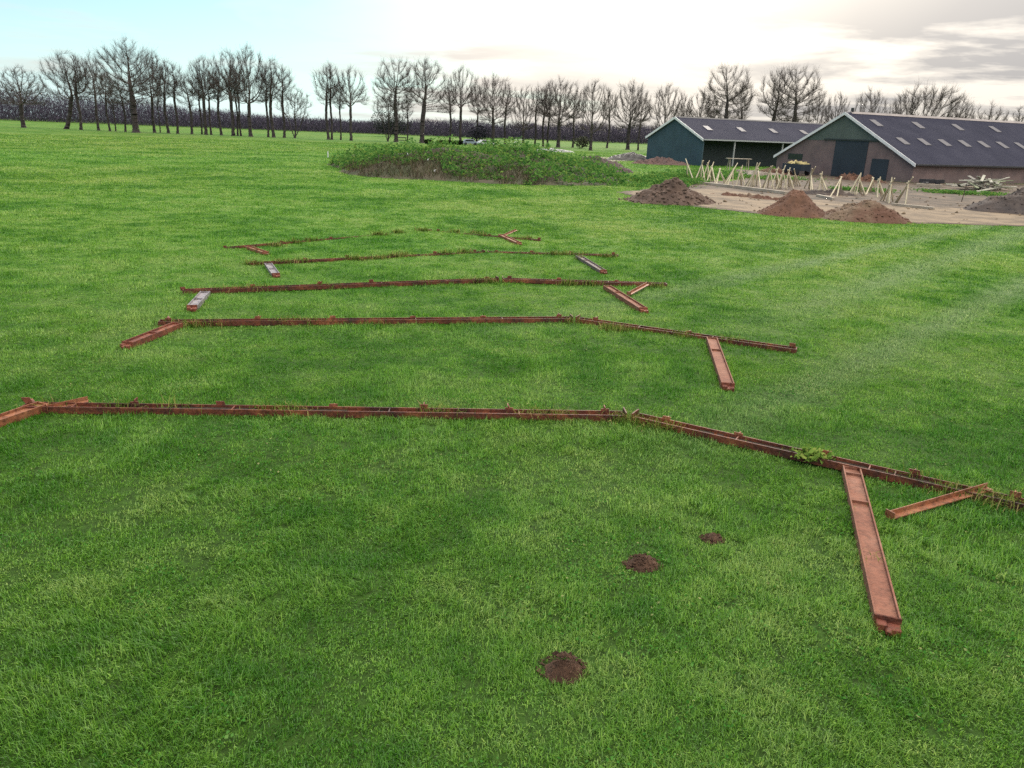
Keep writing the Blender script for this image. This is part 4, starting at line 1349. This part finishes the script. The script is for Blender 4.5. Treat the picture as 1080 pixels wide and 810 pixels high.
# ---------------------------------------------------------------- things among the far trees
def car(px, Y, col, lab, rz):
    x = top_at(px, 150, Y)[0]
    root = tag(empty('parked_car', (x, Y, 0), rz), lab, 'car', 'vehicles parked among the far trees')
    m = pmat('car_paint', col, None, rough=.3, spec=.6)
    mb = MB()
    mb.extrude([(-2.1, .35), (2.1, .35), (2.15, .75), (1.3, .95), (.7, 1.45), (-1.3, 1.5), (-2.05, .95), (-2.15, .7)], 'y', -.85, .85)
    mb.build('body', m, root, bevel=.06)
    for sy in (-.857, .857):
        k = MB()
        y0, y1 = (sy, sy + .006) if sy > 0 else (sy - .006, sy)
        k.extrude([(-1.55, .98), (.95, .98), (.62, 1.38), (-1.2, 1.42)], 'y', y0, y1)
        k.build('window', m_glass, root)
        for X in (-1.3, 1.3):
            MB().bar((X, sy * .9, .33), (X, sy * 1.02, .33), .33, n=18).build('wheel', m_gut, root)
    return root


car(512, 214, (.55, .57, .62), 'pale silver car parked under the far trees, right one of two', .5)
car(496, 218, (.22, .27, .36), 'blue grey car parked under the far trees, left one of two', .2)


def bush(px, Y, w, h, col, lab, n=2600, name='shrub', cat='shrub', ev=True):
    x = top_at(px, 150, Y)[0]
    root = tag(empty(name, (x, Y, 0)), lab, cat)
    v = rng.normal(0, 1, (n, 3))
    v /= np.linalg.norm(v, axis=1)[:, None]
    q = rng.random(n) ** .4
    lum = .75 + .5 * fbm(v[:, 0] * 2 + 9, v[:, 2] * 2 + v[:, 1] + 5, int(px), 2)
    p = np.stack([v[:, 0] * q * w / 2 * lum, v[:, 1] * q * w / 2 * lum, h * .5 + v[:, 2] * q * h / 2 * lum], -1)
    p[:, 2] = np.clip(p[:, 2], .1, None)
    m = leafmat('bush_leaf', [(0, tuple(c * .6 for c in col)), (.6, col), (1, tuple(c * 1.5 for c in col))], .1)
    leaves('foliage', p, rng.uniform(.15, .4, n), m, None, root)
    MB().bar((0, 0, -.1), (0, 0, h * .5), .12, .06).build('stem', m_bark, root)
    return root


bush(412, 330, 17, 10.5, (.022, .030, .022), 'dark domed evergreen far behind the left end of the bank', 4200, 'evergreen_tree', 'tree')
bush(505, 224, 6.5, 5.4, (.03, .032, .040), 'dark evergreen standing just behind the two parked cars', 1100)
bush(452, 212, 2.2, 1.1, (.030, .045, .018), 'small rounded shrub left of the dark hedge')
bush(614, 228, 5, 3.4, (.07, .075, .055), 'loose grey green shrub left of the stout round crowned tree', 800)
# clipped hedge left of the cars
x0, x1 = top_at(461, 150, 215)[0], top_at(488, 150, 215)[0]
n = 1800
p = np.stack([rng.uniform(x0, x1, n), 215 + rng.uniform(-.5, .5, n), rng.uniform(.05, 1.0, n)], -1)
hd = tag(empty('low_hedge', ((x0 + x1) / 2, 215, 0)), 'low dark hedge left of the two parked cars', 'hedge')
leaves('foliage', p - np.array([(x0 + x1) / 2, 215, 0]), rng.uniform(.15, .35, n), leafmat('hedge_leaf', [(0, (.012, .016, .012)), (1, (.03, .04, .02))], .1), None, hd)

# rail fence, hurdle and covered clamp
xf = top_at(423, 147, 222)[0]
fe = tag(empty('rail_fence', (xf, 221, 0)), 'dark two rail fence panel between the tall pair of trees behind the bank', 'fence')
for X in (-1.4, 1.4):
    MB().bar((X, 0, -.1), (X, 0, 1.35), .08).build('post', m_bark, fe)
for Z in (.55, 1.2):
    MB().box(-1.6, 1.6, -.13, -.085, Z - .11, Z + .11).build('rail', m_bark, fe)
xf = top_at(546.5, 147, 226)[0]
fe = tag(empty('hurdle', (xf, 222, 0)), 'white metal hurdle frame standing behind the bank, left of the covered clamp', 'hurdle')
for X in (-1.0, 1.0):
    MB().bar((X, 0, -.1), (X, 0, 1.9), .07).build('leg', m_white, fe)
MB().bar((-1.15, 0, 1.85), (1.15, 0, 1.85), .07).build('top_rail', m_white, fe)
MB().bar((-1.0, 0, 1.2), (1.0, 0, 1.2), .05).build('middle_rail', m_white, fe)
xa = top_at(582, 155, 175)[0]
tag(heap('covered_clamp', xa, 176, 5.2, 2.2, .8, pmat('pale_sheet', (.19, .21, .21), (.14, .155, .155), .6, .5), 95, flat=1.0, rough=.12), 'pale sheet covered low clamp behind the weedy bank', 'covered heap')
# bits of white litter on the bank and a white marker
for (p, lab) in (((430, 183.5), 'small white scrap on the brown bank slope, left one'), ((451, 186), 'small pale scrap on the brown bank slope, middle one'), ((458, 188.5), 'upright pale scrap low on the brown bank slope, right one')):
    w = at(*p, .6)
    q = float(bank_h(np.array([w[0]]), np.array([w[1]]))[0])
    w = at(*p, q)
    o = MB().extrude([(-.10, 0), (.09, .02), (.12, .16), (.03, .27), (-.07, .20)], 'y', -.025, .03).build('plastic_scrap', m_white, None, bevel=.008)
    o.location = (w[0], w[1], float(bank_h(np.array([w[0]]), np.array([w[1]]))[0]) + .02)
    o.rotation_euler = (.3, .5, rng.uniform(0, 3))
    tag(o, lab, 'litter', 'white scraps on the bank')
w = at(346, 166)
o = MB().bar((0, 0, -.1), (0, 0, .75), .07).build('marker_post', m_white)
o.location = tuple(w)
tag(o, 'short white marker post at the left tip of the weedy bank', 'post')

# ---------------------------------------------------------------- grass
def seg_d(x, y, a, b_):
    dx, dy = b_[0] - a[0], b_[1] - a[1]
    s = np.clip(((x - a[0]) * dx + (y - a[1]) * dy) / (dx * dx + dy * dy), 0, 1)
    return np.hypot(x - a[0] - s * dx, y - a[1] - s * dy)


def inpoly(x, y, poly):
    c = np.zeros(len(x), bool)
    for i in range(len(poly)):
        (x1, y1), (x2, y2) = poly[i], poly[(i + 1) % len(poly)]
        k = ((y1 > y) != (y2 > y)) & (x < (x2 - x1) * (y - y1) / (y2 - y1 + 1e-12) + x1)
        c ^= k
    return c


m_grass = bpy.data.materials.new('grass')
m_grass.use_nodes = True
t = m_grass.node_tree
t.nodes.clear()
g = N(t, 'ShaderNodeNewGeometry')
mc = meadow_color(t, g.outputs['Position'])
rv = ramp(t, g.outputs['Random Per Island'], [(0, (.38, .48, .4)), (.4, (.95, 1, .9)), (.8, (1.5, 1.35, 1.3)), (.94, (1.8, 1.5, 1.6)), (1, (2.6, 1.9, 2.4))])
col = mixc(t, 1.0, mc, rv, 'MULTIPLY')
d = N(t, 'ShaderNodeBsdfDiffuse')
tr = N(t, 'ShaderNodeBsdfTranslucent')
gl = N(t, 'ShaderNodeBsdfGlossy', Roughness=.45)
gl.inputs[0].default_value = (.8, .9, .8, 1)
link(t, col, d.inputs[0])
link(t, col, tr.inputs[0])
m1 = N(t, 'ShaderNodeMixShader')
m1.inputs[0].default_value = .42
link(t, d.outputs[0], m1.inputs[1])
link(t, tr.outputs[0], m1.inputs[2])
m2 = N(t, 'ShaderNodeMixShader')
m2.inputs[0].default_value = .035
link(t, m1.outputs[0], m2.inputs[1])
link(t, gl.outputs[0], m2.inputs[2])
o = N(t, 'ShaderNodeOutputMaterial')
link(t, m2.outputs[0], o.inputs[0])


def blades(x, y, ln, wd, nseg):
    n = len(x)
    z = gh(x, y)
    th = rng.uniform(0, 2 * math.pi, n) * .85 + 6.0 * fbm(x * .6 + 5, y * .6 + 8, 55, 2)
    tilt = rng.uniform(.2, 1.15, n)
    dx, dy = np.cos(th), np.sin(th)
    sx, sy = -dy, dx
    p0 = np.stack([x, y, z - .005], -1)
    h1 = np.stack([dx * np.sin(tilt * .5) * ln * .5, dy * np.sin(tilt * .5) * ln * .5, np.cos(tilt * .5) * ln * .5], -1)
    t2 = tilt * 1.5
    h2 = h1 + np.stack([dx * np.sin(t2) * ln * .5, dy * np.sin(t2) * ln * .5, np.cos(t2) * ln * .5], -1)
    sd = np.stack([sx, sy, np.zeros(n)], -1) * wd[:, None] * .5
    if nseg == 2:
        v = np.stack([p0 - sd, p0 + sd, p0 + h1 - sd * .85, p0 + h1 + sd * .85, p0 + h2], 1).reshape(-1, 3)
        b = (np.arange(n) * 5)[:, None]
        f = np.concatenate([b + [[0, 1, 3]], b + [[0, 3, 2]], b + [[2, 3, 4]]], 0)
    else:
        v = np.stack([p0 - sd, p0 + sd, p0 + (h1 + h2) * .62], 1).reshape(-1, 3)
        f = np.arange(3 * n).reshape(n, 3)
    return v, f


def sow(r0, r1, dens, half=.86):
    """roots spread evenly over a ring sector of the meadow in front of the lens"""
    n = int(dens * half * (r1 * r1 - r0 * r0))
    r = np.sqrt(rng.uniform(r0 * r0, r1 * r1, n))
    a = rng.uniform(-half, half, n)
    x, y = r * np.sin(a), r * np.cos(a)
    keep = ~inpoly(x, y, YARD)
    if r1 < 35:
        for p, q, w in BEAMS:
            keep &= seg_d(x, y, p, q) > w - .012
    for mx_, my_, mr in MPOS:
        keep &= np.hypot(x - mx_, (y - my_)) > mr * (.8 + .3 * rng.random(n))
    return x[keep], y[keep]


V, F, off = [], [], 0
rings = [(3.0, 5.5, 5200), (5.5, 8, 4200), (8, 11, 3000), (11, 15, 1900), (15, 20, 900), (20, 27, 520), (27, 36, 300), (36, 48, 170), (48, 64, 95), (64, 90, 40), (90, 130, 14), (130, 190, 5)]
for (a, b_, dn) in rings:
    rm = (a + b_) / 2
    for layer in (0, 1):
        # 0: dense short turf everywhere; 1: longer tussocks with gaps between them
        x, y = sow(a, b_, dn * (1.25 if layer == 0 else .75))
        if layer:
            thin = fbm(x * 5.5 + 1, y * 5.5 + 3, 69, 2)
            big_ = fbm(x * .9 + 2, y * .9 + 4, 61, 3)
            ok = rng.random(len(x)) < np.clip((thin - .32) * 4.5, .04, 1) * np.clip((big_ - .33) * 6, .15, 1)
        else:
            thin = fbm(x * 7 + 11, y * 7 + 5, 70, 2)
            ok = rng.random(len(x)) < np.clip((thin - .22) * 4.5, .15, 1)
        x, y = x[ok], y[ok]
        n = len(x)
        tuss = fbm(x * .9 + 2, y * .9 + 4, 61, 3)
        hol = fbm(x * 3.1, y * 3.1 + 7, 66, 2)
        if layer:
            ln = (.040 + .085 * np.clip((tuss - .32) * 1.9, 0, 1.1)) * rng.uniform(.6, 1.2, n) * (.75 + .5 * hol)
            wd = rng.uniform(.0035, .0062, n)
        else:
            ln = rng.uniform(.016, .046, n) * (.7 + .7 * hol)
            wd = rng.uniform(.005, .0105, n)
        near = np.full(n, 9.0)
        if b_ < 30:
            for p, q, w in BEAMS:
                near = np.minimum(near, seg_d(x, y, p, q) - w)
        ln = np.where(near < .15, np.minimum(ln * 1.3, .10), ln)
        wd = wd * max(1, rm / 6.5)
        ln = ln * (1 + .012 * rm)
        v, f = blades(x, y, ln, wd, 2 if (b_ <= 11 and layer) or b_ <= 8 else 1)
        V.append(v), F.append(f + off)
        off += len(v)
tag(mesh_np('grass', np.concatenate(V), np.concatenate(F), m_grass), 'short lush green meadow grass', 'grass', kind='stuff')

# broad leaved clover and daisy leaves in loose colonies, flat in the turf
n = 60000
r, a = np.sqrt(rng.uniform(9, 15 ** 2, n)), rng.uniform(-.82, .82, n)
x, y = r * np.sin(a), r * np.cos(a)
k = (fbm(x * .8 + 70, y * .8, 31, 3) > .56) & (fbm(x * 6, y * 6, 35, 2) > .45)
for p, q, w in BEAMS:
    k &= seg_d(x, y, p, q) > w + .02
for mx_, my_, mr in MPOS:
    k &= np.hypot(x - mx_, y - my_) > mr * 1.1
x, y = x[k], y[k]
m_clover = leafmat('clover_leaf', [(0, (.030, .115, .018)), (.6, (.060, .19, .032)), (.93, (.11, .25, .06)), (1, (.30, .30, .14))], .3)
tag(leaves('clover', np.stack([x, y, gh(x, y) + rng.uniform(.015, .05, len(x))], -1), rng.uniform(.012, .030, len(x)), m_clover, flat=1.4, aspect=1.3), 'small broad clover and daisy leaves scattered through the near turf', 'clover', kind='stuff')

# rough yellowish grass growing through the beams
wp = []
for (fx, px_, py_) in ((1, 120, 432), (1, 185, 433), (1, 283, 435), (1, 300, 436), (1, 315, 436), (1, 455, 437), (1, 470, 438), (1, 560, 440), (1, 575, 441), (1, 592, 442), (1, 654, 445), (1, 664, 447), (1, 676, 450), (1, 700, 455), (1, 965, 508), (1, 1000, 520), (1, 1020, 526), (1, 1052, 532), (1, 1068, 536), (1, 50, 430),
                       (2, 193, 344), (2, 205, 344), (2, 225, 343), (2, 290, 341), (2, 305, 341), (2, 320, 341), (2, 340, 340), (2, 400, 342), (2, 606, 340), (2, 640, 347), (2, 650, 349), (2, 770, 361), (2, 720, 356),
                       (3, 232, 308), (3, 245, 307), (3, 258, 307), (3, 270, 306), (3, 345, 304), (3, 515, 298), (3, 500, 298), (3, 600, 300), (3, 690, 303), (3, 625, 301),
                       (4, 268, 279), (4, 300, 277), (4, 320, 276), (4, 375, 274), (4, 400, 273), (4, 415, 271), (4, 428, 270), (4, 470, 268), (4, 490, 267), (4, 600, 269), (4, 640, 271), (4, 585, 269),
                       (5, 290, 259), (5, 310, 256), (5, 330, 254), (5, 400, 248), (5, 420, 246), (5, 445, 244), (5, 480, 245), (5, 500, 246), (5, 555, 252)):
    wp.append(at(px_, py_))
auto = []
for p, q in RUNS:
    L = np.linalg.norm(q - p)
    for k in range(int(L * 2.2)):
        u_ = rng.random()
        if vnoise(np.array([u_ * L * .55 + p[0]]), np.array([p[1]]), 12)[0] > .5:
            c = p + (q - p) * u_
            auto.append((c[0] + rng.normal(0, .03), c[1] + rng.normal(0, .07)))
V, F, off = [], [], 0
for w in auto:
    n = int(rng.integers(12, 34))
    x, y = w[0] + rng.normal(0, .09, n), w[1] + rng.normal(0, .07, n)
    v, f = blades(x, y, rng.uniform(.07, .20, n), rng.uniform(.005, .011, n) * max(1, w[1] / 14), 2)
    V.append(v), F.append(f + off)
    off += len(v)
for w in wp:
    n = int(rng.integers(70, 170))
    x, y = w[0] + rng.normal(0, .17, n), w[1] + rng.normal(0, .075, n)
    v, f = blades(x, y, rng.uniform(.07, .27, n), rng.uniform(.006, .014, n) * max(1, w[1] / 14), 2)
    V.append(v), F.append(f + off)
    off += len(v)
m_rough = leafmat('rough_grass', [(0, (.05, .035, .02)), (.18, (.06, .12, .02)), (.6, (.14, .21, .04)), (.85, (.27, .27, .08)), (1, (.36, .28, .14))], .3)
tag(mesh_np('rough_grass', np.concatenate(V), np.concatenate(F), m_rough), 'yellowish rough grass growing through and over the steel frames', 'grass', kind='stuff')

w = P3(at(856, 487))
n = 420
v = rng.normal(0, 1, (n, 3)) * [.10, .075, .05]
v[:, 2] = np.abs(v[:, 2]) + .08
wc = tag(empty('weed_clump', w), 'bright yellow green leafy weed clump growing over the right half of the nearest frame', 'weed')
leaves('foliage', v, rng.uniform(.025, .06, n), leafmat('clump_leaf', [(0, (.08, .16, .03)), (.6, (.16, .26, .05)), (1, (.28, .33, .09))], .3), None, wc)
MB().bar((0, 0, -.02), (.02, 0, .12), .008, .005).build('stem', m_stalk, wc)
